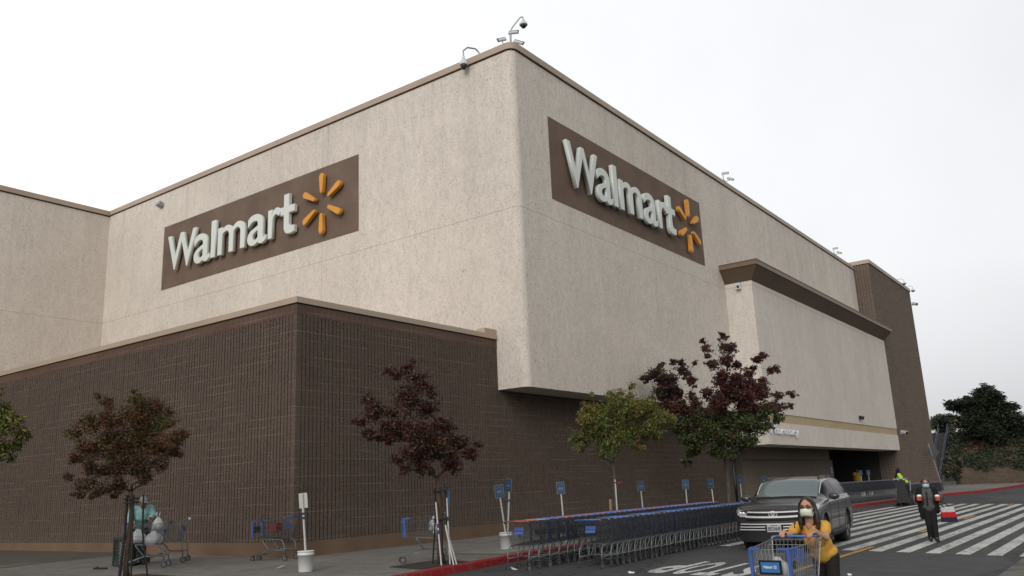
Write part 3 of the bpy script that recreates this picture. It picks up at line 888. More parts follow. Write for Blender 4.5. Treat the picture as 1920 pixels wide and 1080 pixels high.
CL4 = [(1283,682,9),(1295,692,12),(1305,708,11),(1315,722,12),(1325,690,6),(1345,657,8),(1350,672,10),(1357,692,13),(1385,652,12),(1395,665,13),(1385,690,15),(1405,697,11),(1375,720,20),(1400,725,17),(1445,690,11),(1457,686,9),(1435,705,7),(1470,713,11),(1450,735,13),(1425,738,19),(1440,752,19),(1400,755,25),(1370,760,22),(1345,745,14),(1312,750,10),(1320,765,13),(1475,760,11),(1500,757,8),(1493,780,8),(1465,782,17),(1440,785,22),(1470,802,12),(1445,815,13),(1420,810,25),(1390,800,28),(1360,790,24),(1335,800,22),(1345,825,25),(1380,835,25),(1410,840,20),(1310,842,17),(1300,857,12),(1290,870,9),(1350,855,17),(1380,860,14),(1320,830,17),
       (1255,690,9),(1245,705,17),(1270,716,16),(1225,712,10),(1260,740,22),(1285,742,14),(1290,770,20),(1300,800,18),(1275,770,20),(1290,815,18),(1262,765,16),(1415,760,24),(1385,740,20),(1410,780,24),(1360,770,18),(1330,790,18),(1270,738,24),(1260,718,18),(1280,790,22),(1300,830,18),(1350,810,24),(1425,715,12),(1435,790,20)]
def p4(f, l, ph, rnd):
    if l < .3 and f > .55: return wpick(1.2, 4, .2, .4, 1)(rnd)
    if f > .52: return wpick(4.5, 2.4, 1.0, .15, .05)(rnd)
    if f > .38: return wpick(3.2, 1.4, 1.8, .8, .8)(rnd)
    return wpick(.4, .4, .5, 3.2, 3)(rnd)
tree('street_tree', 'biggest street tree, maroon above and green below, before the entrance fascia', (29.1, 12.1, .17), 1364, 976, 51.2, CL4, [LMA, LDM, LRD, LG, LDG], p4, (.088, .064), 520, .088, (.02, 2.2), BK2, .35, 11, .75)
CL0 = [(5,790,15),(20,815,17),(33,822,8),(10,840,20),(2,865,12),(-20,800,30),(-30,840,30),(-60,780,40),(-80,830,40),(-110,800,35),(-50,870,25),(-90,870,25),(-60,740,25),(-20,770,18)]
tree('street_tree', 'yellow-green tree crown just reaching in at the left edge of the picture', (7.43, 18.64, .25), -60, 1090, 97, CL0, [LG, LYG, LOR, LDG], lambda f, l, ph, rnd: wpick(3, 3.4, .4, .6)(rnd), (.085, .036), 300, .08, (0, 2.0), BK1, .5, 9, .7)
# dark pine on the bank, its neighbours, and a haze-coloured tree behind
CLP = [(1785,762,10),(1795,765,12),(1805,760,8),(1760,795,12),(1775,790,14),(1790,795,16),(1820,757,12),(1815,775,16),(1840,755,14),(1845,742,8),(1860,738,11),(1870,748,10),(1838,770,20),(1860,765,20),(1880,758,12),(1885,772,12),(1865,790,24),(1840,795,24),(1890,792,18),(1905,775,8),(1910,772,6),(1905,800,16),(1815,800,18),(1880,812,20),(1855,815,20),(1830,812,16),(1910,818,14),(1895,822,14),(1755,805,8),(1765,808,8),(1870,830,12)]
tree('pine_tree', 'broad dark pine spreading over the top of the bank at the right', (100, 13.2, 3.9), 1840, 842, 18.2, CLP, [LPI, LDG], lambda f, l, ph, rnd: wpick(5, 1.2)(rnd), (.42, .13), 1000, .26, (0, .8), BK1, .1, 21, .8, twig=False)
CLQ = [(1915,828,14),(1930,815,20),(1935,835,20),(1920,840,10),(1950,820,25)]
tree('pine_tree', 'dark bushy pine cut by the right edge, lower on the bank', (99, 7.6, 3.8), 1935, 862, 18.5, CLQ, [LPI, LDG], lambda f, l, ph, rnd: wpick(5, 1.2)(rnd), (.42, .13), 900, .2, (0, .6), BK1, .1, 22, .8, twig=False)
CLB = [(1750,785,9),(1760,778,9),(1770,782,10),(1780,788,8),(1765,792,10),(1790,790,6),(1745,795,9)]
tree('distant_tree', 'haze-tinted grey-green tree peeping out between the tower and the dark pine', (132, 22.3, 5.1), 1765, 830, 13.3, CLB, [LGY, LG], lambda f, l, ph, rnd: wpick(5, 1)(rnd), (.4, .2), 500, .2, (0, 1.8), BK2, .2, 23, .8, twig=False)
# a tall tree outside the right edge; only its outermost twig reaches into the picture
CLR = [(1919,474,5),(1921,486,4.5),(1922,503,3.5),(1945,480,14),(1960,510,16),(1980,470,22),(2000,520,30),(2030,470,34),(1990,570,30),(2060,530,40),(2080,450,40),(2110,510,40),(2040,600,35),(2090,590,40),(2020,410,30),(2070,390,34),(2140,560,34)]
tree('street_tree', 'twig of dark leaves touching the right edge high up against the sky', (12.0, .1, -.3), 2046, 1135, 155, CLR, [LDG, LPI], lambda f, l, ph, rnd: wpick(4, 2)(rnd), (.055, .03), 330, .08, (0, 3.2), BK1, .2, 31, .6, twig=False)
# ivy and dry growth on the bank
m = MB(); rnd = random.Random(5)
for k in range(15000):
    x = rnd.uniform(94, 106); y = rnd.uniform(2, 22)
    f = (x - 95) / 11
    edge = math.sin(y * 1.3) * .7 + math.sin(y * .5 + 1) * .9
    if x < 95.6 + edge * .8 + .3 * (y - 12): continue
    dry = math.sin(y * .9 + 2) + math.sin(x * 1.1 + y * .3) + rnd.uniform(-.6, .6) > .95 and x > 99
    m.cur = 1 if dry else (0 if rnd.random() < .8 else 2)
    add_leaf(m, V((x, y, hz(x, y) + rnd.uniform(0, .45))), rnd.uniform(.2, .42), rnd.uniform(.14, .26), rnd, .1)
for k in range(3800):
    x = rnd.uniform(87.5, 96)
    zt = .17 * (x - 86) / .29 + .5
    z = rnd.uniform(.5, zt) if rnd.random() < .75 else zt + rnd.uniform(-.3, .15)
    if z < .9 + .5 * math.sin(x): continue
    m.cur = rnd.choice((0, 0, 0, 2, 1))
    add_leaf(m, V((x, 15.38 - rnd.uniform(0, .35), z + .15)), rnd.uniform(.2, .42), rnd.uniform(.14, .26), rnd, .4)
struct(m.build('ivy_ground_cover', [LIV, LBR, LPI]), 'stuff')
m = MB()
for k in range(900):
    x = rnd.uniform(92, 98); y = rnd.uniform(2, 17)
    m.cur = rnd.choice((0, 1, 1))
    add_leaf(m, V((x, y, hz(x, y) + .03)), rnd.uniform(.08, .3), rnd.uniform(.05, .12), rnd, .3)
struct(m.build('leaf_litter', [LIV, LBR]), 'stuff')
# stakes beside the trees
M_STK = simple('black_stake', (.018, .015, .013), .8)
def stakes(label, base, offs, h, ties):
    g = thing('tree_stakes', label, 'stakes', base)
    for a, d in offs:
        q = AXA * a + AXD * d
        m = MB(); m.tube([q * 1.6, q + V((0, 0, h * .55)), q * .92 + V((0, 0, h))], .017, 8); m.build('stake', M_STK, g)
    for z in ties:
        m = MB(); pts = [AXA * .13 * math.cos(a) + AXD * .13 * math.sin(a) + V((0, 0, z)) for a in [i * PI / 6 for i in range(13)]]
        m.tube(pts, .018, 6); m.build('tie', M_DK, g)
stakes('black stakes and ties round the trunk of the rust-leaved tree by the bin', (8.88, 15.54, .21), [(-.10, .05), (-.05, -.10), (.09, -.09), (.19, .12)], 1.52, (1.45, 1.38))
stakes('two dark stakes beside the trunk of the maroon tree at the red kerb', (12.97, 11.4, .16), [(-.12, .08), (.11, .10)], 1.46, (1.40, .85))
M_PVC = simple('white_pole', (.42, .42, .40), .5, 0, .4, .06)
M_TAPE = simple('dark_blue_tape', (.02, .025, .09), .4)
def wpole(label, a, b, tape):
    a = V(a); b = V(b)
    g = thing('pole', label, 'pole', a, 0)
    m = MB(); m.tube([(0, 0, 0), b - a], .015, 8); m.build('shaft', M_PVC, g)
    for f in tape:
        q = (b - a) * f; d = (b - a) * .03
        m = MB(); m.tube([q - d, q + d], .022, 8); m.build('tape', M_TAPE, g)
TB = V((12.97, 11.4, .16))
def tp(a, d, z): return TB + AXA * a + AXD * d + V((0, 0, z))
wpole('white pole with dark blue tape leaning on the left of the maroon tree trunk', tp(.02, -.30, 0), tp(-.08, -.12, 1.18), (.52, .62))
wpole('white pole with dark blue tape standing upright on the right of the maroon tree trunk', tp(.17, -.12, 0), tp(.12, .08, 1.25), (.68,))
wpole('plain white pole slanting to the right foot of the maroon tree trunk', tp(.30, -.18, 0), tp(.09, -.05, .74), ())
wpole('short plain white pole lying steeply against the right side of the maroon trunk', tp(.25, -.26, 0), tp(.10, -.10, .70), ())
bt = tag(MB().box((0, 0, 0), (.02, .09, .30)).build('blue_board', simple('blue_board', (.03, .10, .22), .5)), 'narrow blue board tucked behind the maroon tree trunk and a stake', 'board')
bt.location = tp(.13, .13, 1.24); bt.rotation_euler = (0, .05, .9)
# ---------------------------------------------------------------- shopping carts
M_WIRE = simple('cart_wire', (.10, .105, .11), .42, .6, .5, .1, 6)
M_WIRE2 = simple('cart_wire_bright', (.27, .275, .28), .38, .6, .5, .1, 6)
M_FRAME = simple('cart_frame', (.16, .165, .17), .45, .5, .5, .15, 6)
M_BLUE = simple('cart_blue', (.045, .095, .30), .38, 0, .5, .08, 5)
M_NAVY = simple('bumper_navy', (.016, .026, .085), .45, 0, .4, .2, 5)
M_BLUE2 = simple('handle_blue', (.055, .13, .38), .4, 0, .5, .1, 5)
M_ORANGE = simple('handle_orange', (.34, .080, .035), .42, 0, .5, .15, 5)
M_BLKH = simple('handle_black', (.035, .037, .042), .42, 0, .5, .1, 5)
M_GREYH = simple('handle_grey', (.27, .27, .28), .42, 0, .5, .1, 5)
M_TYRE = simple('cart_tyre', (.020, .020, .021), .7)
M_HUB = simple('cart_hub', (.10, .10, .10), .5)
M_PLB = simple('placard_blue', (.035, .15, .36), .4, 0, .5, .04)
M_FADE = simple('placard_faded', (.05, .075, .11), .5, 0, .4, .2, 6)
CW = dict(rt=(.02, .285, .97), ft=(.86, .225, .92), rb=(.17, .25, .50), fb=(.83, .20, .555))
def lerp(a, b, f): return tuple(a[i] + (b[i] - a[i]) * f for i in range(3))
def side(s, f, g):
    """point on the basket side: f from rear to front, g from bottom to top"""
    p = lerp(lerp(CW['rb'], CW['fb'], f), lerp(CW['rt'], CW['ft'], f), g)
    return (p[0], p[1] * s, p[2])
def basket_mesh(w=.0027, mat=None):
    m = MB()
    for s in (-1, 1):
        for g, r in ((0, 1.3), (.2, 1), (.42, 1), (.68, 1), (1, 2.0)):
            m.tube([side(s, 0, g), side(s, 1, g)], w * r, 4)
        for i in range(17):
            m.tube([side(s, i / 16, 0), side(s, i / 16, 1)], w, 3, False)
        m.tube([side(s, 0, 0), side(s, 0, 1)], w * 2.2, 5)
    for f, n in ((1, 9), (0, 11)):
        for i in range(n):
            t = -1 + 2 * (i + 1) / (n + 1)
            a = side(1, f, 0); b = side(1, f, 1)
            m.tube([(a[0], a[1] * t, a[2]), (b[0], b[1] * t, b[2])], w, 3, False)
        for g in (0, .3, .65, 1):
            a = side(-1, f, g); b = side(1, f, g); m.tube([a, b], w * 1.3, 4)
    for i in range(13):
        t = -1 + 2 * i / 12
        a = side(1, 0, 0); b = side(1, 1, 0); m.tube([(a[0], a[1] * t, a[2]), (b[0], b[1] * t, b[2])], w, 3, False)
    for i in range(7):
        a = side(-1, i / 6, 0); b = side(1, i / 6, 0); m.tube([a, b], w * 1.1, 3, False)
    # child seat back inside
    for i in range(9):
        t = -1 + 2 * i / 8; m.tube([(.36, .21 * t, .66), (.30, .23 * t, .93)], w, 3, False)
    m.tube([(.36, -.21, .66), (.36, .21, .66)], w, 3); m.tube([(.30, -.23, .93), (.30, .23, .93)], w * 1.2, 3)
    return m.mesh('basket', mat or M_WIRE)
def frame_mesh():
    m = MB(); r = .012
    for s in (-1, 1):
        m.tube([(.025, .25 * s, .13), (.03, .25 * s, .30), (.06, .25 * s, .42), (.12, .245 * s, .485), (.24, .24 * s, .495), (.62, .215 * s, .52)], r, 6)
        m.tube([(.03, .25 * s, .25), (.40, .205 * s, .26), (.52, .17 * s, .235), (.70, .145 * s, .15), (.90, .135 * s, .135)], r, 6)
        m.tube([(.40, .205 * s, .26), (.46, .205 * s, .29), (.58, .215 * s, .45), (.62, .215 * s, .52)], r, 6)
    for a, b, z in ((.40, .205, .265), (.70, .145, .155), (.90, .135, .138), (.24, .24, .497)):
        m.tube([(a, -b, z), (a, b, z)], r * .8, 6)
    for i in range(5):
        t = -1 + 2 * i / 4; m.tube([(.42, .19 * t, .262), (.55, .16 * t, .225), (.88, .125 * t, .142)], .004, 4)
    return m.mesh('frame', M_FRAME, True)
def wheel_mesh():
    m = MB(); Rx = Matrix.Rotation(PI / 2, 4, 'X')
    m.lathe([(.045, -.014), (.062, -.014), (.065, -.008), (.065, .008), (.062, .014), (.045, .014)], 14, Rx)
    m.cur = 1; m.lathe([(.02, -.017), (.046, -.015), (.046, .015), (.02, .017)], 12, Rx)
    for s in (-1, 1): m.box((.008, .022 * s, .035), (.022, .005, .09), (0, -.25, 0))
    m.box((.018, 0, .075), (.035, .05, .012))
    return m.mesh('wheel', [M_TYRE, M_HUB])
def handle_mesh(mat):
    m = MB(); m.tube([(-.01, -.245, 1.0), (-.01, .245, 1.0)], .0145, 10)
    m.cur = 1
    for s in (-1, 1): m.tube([(-.01, .24 * s, 1.0), (-.005, .285 * s, .995), (.03, .287 * s, .965)], .015, 8)
    return m.mesh('handle', [mat, M_FRAME], True)
def bumper_mesh(s, mat):
    m = MB()
    if 1:
        a = side(s, 1, 0); b = side(s, 1, 1)
        c = ((a[0] + b[0]) / 2 + .008, (a[1] + b[1]) / 2, (a[2] + b[2]) / 2)
        m.box(c, (.038, .034, .39), (0, .04, 0))
        m.box((b[0] + .006, b[1] - .065 * s, b[2] + .004), (.03, .12, .024))
        m.box((b[0] - .06, b[1] + .004 * s, b[2] + .005), (.12, .024, .022), (0, .06, -.07 * s))
    return m.mesh('corner_bumper', mat)
def placard(parent, blue, text):
    m = MB(); m.box((.868, 0, .735), (.014, .25, .15), (0, .06, 0)); m.box((.872, 0, .735), (.016, .262, .012)) if False else None
    fr = m.build('placard', M_DK, parent)
    m = MB(); m.box((.877, 0, .736), (.006, .205, .105), (0, .06, 0)); pn = m.build('placard_face', blue, fr)
    if text:
        me = text_mesh('Walmart', .0006, 0, .02, 3); fit_text(me, -.078, .026, -.013, .016)
        me.transform(Matrix.Translation((.8815, 0, .738)) @ Matrix(((0, 0, 1, 0), (1, 0, 0, 0), (0, 1, 0, 0), (0, 0, 0, 1)))); me.materials.append(M_WHITE)
        link('lettering', me, pn)
        m = MB()
        for i in range(6):
            m.prism([(x * .017, y * .024) for x, y in spoke(.35, 1.1, .10, .16)], .0012, Matrix.Translation((.881, .056, .738)) @ Matrix(((0, 0, 1, 0), (1, 0, 0, 0), (0, 1, 0, 0), (0, 0, 0, 1))) @ Matrix.Rotation(PI / 2 + i * PI / 3, 4, 'Z'))
        m.build('spark_mark', simple('spark_yellow', (.62, .40, .08), .5) if text == 2 else M_WHITE, pn)
def flap_mesh():
    m = MB()
    for i in range(5):
        t = -.088 + .044 * i; m.box((.095, t, .80), (.012, .041, .145), (0, .30, 0))
    return m.mesh('seat_flap', M_BLUE)
ME_B = basket_mesh(); ME_BB = basket_mesh(.0032, M_WIRE2); ME_F = frame_mesh(); ME_W = wheel_mesh(); ME_BU = [bumper_mesh(-1, M_BLUE), bumper_mesh(1, M_BLUE)]; ME_BN = [bumper_mesh(-1, M_NAVY), bumper_mesh(1, M_NAVY)]; ME_FL = flap_mesh()
HND = {'blue': handle_mesh(M_BLUE2), 'orange': handle_mesh(M_ORANGE), 'grey': handle_mesh(M_GREYH), 'black': handle_mesh(M_BLKH)}
WHEELS = [(.02, -.25, .065), (.02, .25, .065), (.88, -.135, .065), (.88, .135, .065)]
def cart(label, loc, rz, handle='blue', group=None, flap=True, text=0, bright=False, swivel=.3, faded=False):
    g = thing('shopping_cart', label, 'shopping cart', loc, rz, group)
    link('basket', ME_BB if bright else ME_B, g); link('frame', ME_F, g); link('handle', HND[handle], g); [link('corner_bumper', q, g) for q in (ME_BN if faded else ME_BU)]; g.scale = (1, 1, 1 if bright else .94)
    rnd = random.Random(label + str(loc))
    for i, p in enumerate(WHEELS): link('wheel', ME_W, g, p, (0, 0, rnd.uniform(-swivel, swivel) + (PI if i > 1 else 0)))
    if flap: link('seat_flap', ME_FL, g)
    placard(g, M_FADE if faded else M_PLB, text)
    return g
H = .04
GROW = 'carts nested along the kerb'
def zroad(x, y): return zr(y)
proto = {}
def nest(x, y, rz, handle, label, group, flap=False):
    key = (handle, flap)
    if key not in proto:
        proto[key] = cart(label, (x, y, zr(y) - .03), rz, handle, group, flap, 0, False, .5, True); return proto[key]
    c = copy_tree(proto[key]); c.location = (x, y, zr(y) - .03); c.rotation_euler = (0, 0, rz)
    c['label'] = label; c['group'] = group
    return c
rnd = random.Random(12)
def row(x0, y0, n_loose, n, gap, rowname, hs, first):
    x = x0
    for i in range(n):
        h = hs(i)
        y = y0 + H * (x - x0)
        if i < len(first): lab = first[i]; flap = (i == 0)
        else:
            lab = 'dark wire shopping cart with %s handle nested deep in %s along the kerb' % (h, rowname); flap = False
        nest(x, y + rnd.uniform(-.015, .015), H + rnd.uniform(-.012, .012), h, lab, GROW, flap)
        x += .37 if i < n_loose else gap
row(13.86, 10.22, 4, 37, .27, 'the wall-side row', lambda i: 'orange' if i < 2 else 'grey' if i < 3 else ('blue', 'black', 'orange', 'black', 'blue', 'blue', 'black', 'orange')[(i * 5 + i // 3) % 8],
    ['orange-handled cart with blue seat flap at the near left end of the wall-side row', 'second cart from the left end of the wall-side row, orange handle', 'third cart from the left end of the wall-side row, grey handle', 'fourth cart from the left end of the wall-side row'])
row(14.72, 9.10, 1, 37, .265, 'the road-side row', lambda i: 'blue' if i < 1 else ('blue', 'black', 'blue', 'orange', 'black', 'blue', 'black')[(i * 4 + i // 5) % 7],
    ['leftmost cart of the road-side row, its blue seat flap showing', 'second cart from the left end of the road-side row'])
# far rows at the entrance, too small to show their parts
def merged_cart():
    m = MB(); mats = []
    for me in (ME_B, ME_F, ME_BN[0], ME_BN[1], handle_mesh(simple('handle_dull', (.07, .08, .16), .45))):
        for mt in me.materials:
            if mt not in mats: mats.append(mt)
        for p in me.polygons: pass
        o = len(m.v); m.v += [tuple(v.co) for v in me.vertices]
        m.f += [tuple(o + i for i in p.vertices) for p in me.polygons]
        m.m += [mats.index(me.materials[p.material_index]) for p in me.polygons]
    for w in WHEELS:
        o = len(m.v); m.v += [tuple(v.co + V(w)) for v in ME_W.vertices]
        for mt in ME_W.materials:
            if mt not in mats: mats.append(mt)
        m.f += [tuple(o + i for i in p.vertices) for p in ME_W.polygons]
        m.m += [mats.index(ME_W.materials[p.material_index]) for p in ME_W.polygons]
    return m.mesh('shopping_cart', mats)
ME_FAR = merged_cart()
for i in range(33):
    y = 12.1 - .012 * i
    o = link('shopping_cart', ME_FAR, None, (42.0 + i * .27, y, zw(y)), (0, 0, .0 + rnd.uniform(-.02, .02)))
    tag(o, 'shopping cart stored in the long row on the pavement before the dark entrance', 'shopping cart', 'carts stored by the entrance')
for i in range(20):
    o = link('shopping_cart', ME_FAR, None, (44.9 + i * .27, 9.6 - .055 * i * .27, zr(9.5)), (0, 0, -.05 + rnd.uniform(-.02, .02)))
    tag(o, 'shopping cart pushed together in the train beside the hi-vis worker', 'shopping cart', 'cart train pushed by the worker')
# loose carts
c_wall = cart('lone shopping cart with a red crate inside, standing by the low wing corner', (12.74, 15.62, zw(15.75) - .01), 1.95, 'blue', None, True, 1)
c_back = cart('shopping cart with a white label on its handle, beyond the bag-filled cart by the wall', (11.72, 18.05, zw(18)), 2.35, 'blue')
c_bags = cart('shopping cart loaded with white bags beside the staked tree', (10.75, 17.25, zw(17.2)), 2.40, 'blue')
c_brk = cart('abandoned shopping cart with white rags on its seat behind the maroon tree', (13.62, 11.86, zw(11.9)), 2.42, 'grey', None, False)
c_front = cart('shopping cart pushed by the woman in the yellow top, nearest to the viewer', (10.15, 3.443, zr(3.44) + .05), 3.117, 'blue', None, True, 1, True)
# things lying in and on the carts
M_BAG = simple('white_plastic_bag', (.40, .40, .395), .5, 0, .4, .12, 9)
def bag(label, loc, r, h, seed, handles=True, rz=0, mat=None):
    rnd = random.Random(seed)
    m = MB(); prof = []
    n = 18; rows = [(0, .5), (.06, .9), (.3, 1.05), (.55, .95), (.75, .62), (.88, .34), (1, .22)]
    vs = []
    ph = [rnd.uniform(0, 6) for _ in range(4)]
    for z, k in rows:
        for j in range(n):
            a = 2 * PI * j / n
            w = 1 + .10 * math.sin(3 * a + ph[0] + z * 3) + .07 * math.sin(7 * a + ph[1] - z * 5) + .05 * math.sin(11 * a + ph[2])
            vs.append((r[0] * k * w * math.cos(a), r[1] * k * w * math.sin(a), h * z + .012 * math.sin(5 * a + ph[3])))
    fs = [(i * n + j, i * n + (j + 1) % n, (i + 1) * n + (j + 1) % n, (i + 1) * n + j) for i in range(len(rows) - 1) for j in range(n)]
    fs += [tuple(range(n - 1, -1, -1)), tuple((len(rows) - 1) * n + j for j in range(n))]
    m.add(vs, fs)
    g = thing('plastic_bag', label, 'bag', loc, rz)
    m.build('sack', mat or M_BAG, g, True)
    if handles:
        for s in (-1, 1):
            m = MB(); m.tube([(-.04, .02 * s, h * .95), (-.035, .03 * s, h * 1.18), (.0, .035 * s, h * 1.28), (.035, .03 * s, h * 1.18), (.04, .02 * s, h * .95)], .011, 6); m.build('handle', mat or M_BAG, g, True)
    return g
def in_cart(c, x, y, z):
    return c.matrix_basis @ V((x, y, z))
bag('white plastic bag lying in the basket of the cart pushed by the woman in yellow', in_cart(c_front, .52, -.06, .55), (.17, .14), .26, 2, False, 1)
mk = simple('meat_pack', (.34, .10, .07), .35, 0, .5, .3, 9)
g = thing('food_tray', 'reddish wrapped food tray at the front of the nearest cart', 'food', in_cart(c_front, .72, -.02, .575), 3.1)
MB().box((0, 0, .03), (.16, .24, .05)).build('contents', mk, g); m = MB(); m.box((0, 0, .0), (.18, .27, .03)); m.build('tray', M_WHITE, g)
bag('white bag heaped in the front of the bag-filled cart by the tree', in_cart(c_bags, .30, .02, .50), (.18, .18), .28, 3, False)
bag('second white bag in the bag-filled cart, behind the staked trunk', in_cart(c_bags, .62, .02, .55), (.17, .17), .28, 4, False)
bag('white plastic bag with loop handles held up by the man in the teal shirt', (10.86, 17.86, .98), (.12, .12), .30, 5, True, .9)
g = thing('red_crate', 'dark red crate inside the lone cart by the wing corner', 'crate', in_cart(c_wall, .40, 0, .66), 1.95); g.scale = (.62, .9, .62)
m = MB(); m.box((0, 0, .02), (.3, .3, .03))
for s in (-1, 1): m.box((0, .145 * s, .16), (.3, .02, .30)); m.box((.145 * s, 0, .16), (.02, .27, .30))
m.build('crate_body', simple('dark_red', (.16, .022, .026), .5), g)
m = MB(); m.box((.0, -.157, .18), (.1, .006, .04)); m.build('hand_hole', M_DK, g)
g = thing('rag_heap', 'crumpled white rags on the seat of the abandoned cart', 'rags', in_cart(c_brk, .16, 0, .56), 2.4)
m = MB(); rr = random.Random(3)
for k in range(16): m.ell((rr.uniform(-.07, .12), rr.uniform(-.14, .14), .02 + .38 * k / 16 * rr.uniform(.5, 1)), (rr.uniform(.04, .08), rr.uniform(.04, .08), rr.uniform(.03, .07)), Euler((rr.random(), rr.random(), 0)).to_matrix(), 9, 6)
m.build('cloth', simple('rag_cloth', (.42, .42, .43), .8, 0, .3, .5, 24), g)
m = MB(); m.box((-.02, 0, .44), (.1, .2, .12), (.3, .2, .4)); m.build('dark_cloth', simple('grey_cloth', (.09, .10, .11), .8), g)
g = tag(MB().box((0, 0, 0), (.05, .09, .05)).build('paper_label', M_WHITE), 'white paper tag on the handle of the cart by the wall', 'tag')
g.location = in_cart(c_back, -.012, -.10, 1.0); g.rotation_euler = (0, 0, 2.35)

# ---------------------------------------------------------------- buckets and pole signs
M_BKT = simple('white_bucket', (.58, .58, .56), .4, 0, .4, .04, 4)
M_BLS = simple('sign_blue', (.012, .050, .105), .45, 0, .4, .06)
M_BACK = simple('sign_back', (.42, .41, .37), .6, 0, .3, .08)
M_RIM0 = simple('sign_rim', (.19, .20, .22), .6)
M_INKW = simple('sign_ink', (.15, .21, .28), .5)
def bucket(g):
    m = MB(); m.lathe([(.128, 0), (.133, .01), (.150, .30), (.158, .30), (.158, .335), (.150, .335), (.152, .36), (.160, .362), (.160, .378), (.146, .378), (.140, .34)], 22); b = m.build('bucket', M_BKT, g, True)
    m = MB(); m.tube([V((.16 * math.cos(a), .16 * math.sin(a), .30 - .12 * max(0, math.sin((a + .4) )))) for a in [-.4 + i * PI / 10 for i in range(11)]], .004, 5); m.build('bail', M_GREYM, b)
    m = MB(); m.lathe([(.139, .30), (.139, .32)], 18); m.build('concrete_fill', M_CONC, b)
def panel_sign(g, top, face, w=.21, h=.30, back=False, tape=(), foot=(0, 0, .3)):
    """pole from the bucket to the panel; face: heading of the panel's printed side"""
    top = V(top); foot = V(foot)
    m = MB(); m.tube([foot, top], .021, 8); pl = m.build('pole', M_PVC, g)
    for f in tape:
        q = foot.lerp(top, f); d = (top - foot).normalized() * .022
        m = MB(); m.tube([q - d, q + d], .026, 8); m.build('tape', M_TAPE, pl)
    d = (top - foot).normalized()
    R = Matrix.Rotation(face, 4, 'Z')
    lean = V((0, 0, 1)).rotation_difference(d).to_matrix().to_4x4()
    T = Matrix.Translation(top - d * h * .46) @ lean @ R
    m = MB(); m.M = T; m.box((.026, 0, 0), (.008, w, h)); p = m.build('sign_panel', M_BACK if back else M_RIM0, g)
    m = MB(); m.M = T; m.box((.031, 0, 0), (.004, w * .92, h * .94)); f_ = m.build('sign_face', M_BLS, p)
    m = MB(); m.M = T
    for k, (z, ww) in enumerate(((.13, .32), (.045, .42), (-.03, .66), (-.10, .52))):
        if k: m.box((.0345, 0, h * z), (.002, w * ww, h * .036))
    for s in (1, -1):
        pts = [(.0345, w * .34 * math.cos(a), s * h * (.12 + .17 * math.sin(a))) for a in [PI * (.12 + .76 * i / 8) for i in range(9)]]
        m.tube(pts, h * .014, 4)
    m.build('printing', M_INKW, f_)
FACE = math.atan2(-.57, -.80)
g = thing('sign_stand', 'bucket with a pole sign showing its blank back, before the low wing corner', 'sign stand', (11.01, 13.08, zw(13.08)), 0); bucket(g)
panel_sign(g, (-.05, .07, 1.43), FACE + PI - .35, .19, .28, True, (.60, .67))
g = thing('sign_stand', 'white bucket with two crossed blue pole signs left of the cart rows', 'sign stand', (16.33, 12.35, zw(12.35) + .006), 0); bucket(g)
panel_sign(g, (-.07, .11, 1.45), FACE + .05, .21, .30)
panel_sign(g, (.08, -.12, 1.58), FACE - .85, .21, .30, False, (.62,), (.03, -.03, .3))
STANDS = [(18.75, 12.3, 1.66, .10, 'blue pole sign over the cart row, the one nearest the crossed pair', (0, .05)), (23.08, 12.3, 1.62, 0, 'blue pole sign between the yellow-green tree and the big maroon tree', (0, .04)), (26.11, 12.3, 1.60, 0, 'blue pole sign just left of the big tree trunk, second from it', (0, 0)),
          (28.25, 12.3, 1.60, -.75, 'pole sign turned aside with a pale edge, just left of the big tree trunk', (-.03, .03)), (30.8, 12.3, 1.68, .2, 'dark pole sign before the narrow black doorway', (0, 0)), (33.3, 12.3, 1.62, -.2, 'blue pole sign standing up over the windscreen edge of the car', (0, 0)),
          (55.2, 14.3, 1.75, .3, 'pale pole sign at the left end of the entrance cart row', (0, 0)), (57.4, 14.4, 1.75, 0, 'pale blue pole sign in the dark entrance, left of the yellow vest', (0, 0))]
for x, y, h, tw, lab, (lx, ly) in STANDS:
    g = thing('sign_stand', lab, 'sign stand', (x, y, zw(y)), 0); bucket(g)
    panel_sign(g, (lx, ly, h - .19), FACE + tw, .21, .30, False, (.72,) if lx else ())
g = thing('marker_pole', 'white stub pole tied with red tape before the yellow-green trunk', 'pole', (20.58, 11.76, zw(11.8)))
m = MB(); m.tube([(0, 0, 0), (.02, .01, 1.50)], .021, 8); m.build('shaft', M_PVC, g)
m = MB(); m.tube([(.02, .01, 1.40), (.02, .01, 1.44)], .03, 8); m.box((.08, -.10, 1.415), (.12, .13, .025), (.2, 0, .2)); m.build('red_tape', simple('red_tape', (.22, .012, .018), .5), g)
g = tag(MB().box((0, 0, .49), (.06, .06, .98), (0, .03, 0)).build('wooden_post', simple('raw_wood', (.24, .17, .10), .8, 0, .2, .2, 9)), 'short raw wooden post beside the red-taped stub pole', 'post')
g.location = (20.42, 11.86, zw(12.4))
# litter
def litter(label, loc, s, rz):
    m = MB(); m.box((0, 0, s[2] / 2), s); m.box((s[0] * .2, s[1] * .3, s[2] * .8), (s[0] * .6, s[1] * .7, s[2]), (.2, .15, .5))
    o = m.build('litter', M_WHITE); o.location = loc; o.rotation_euler = (0, 0, rz); tag(o, label, 'litter')
litter('white paper strip on the asphalt under the first nested cart', (13.9, 10.34, zr(10.36) + .004), (.07, .3, .006), -.75)
litter('white scrap on the asphalt left of the painted stop lettering', (14.34, 7.98, zr(7.98) + .004), (.05, .1, .02), .4)
litter('tiny white scrap on the asphalt at the bottom edge beside the centre line', (15.73, 4.48, zr(4.48) + .004), (.04, .06, .02), .2)
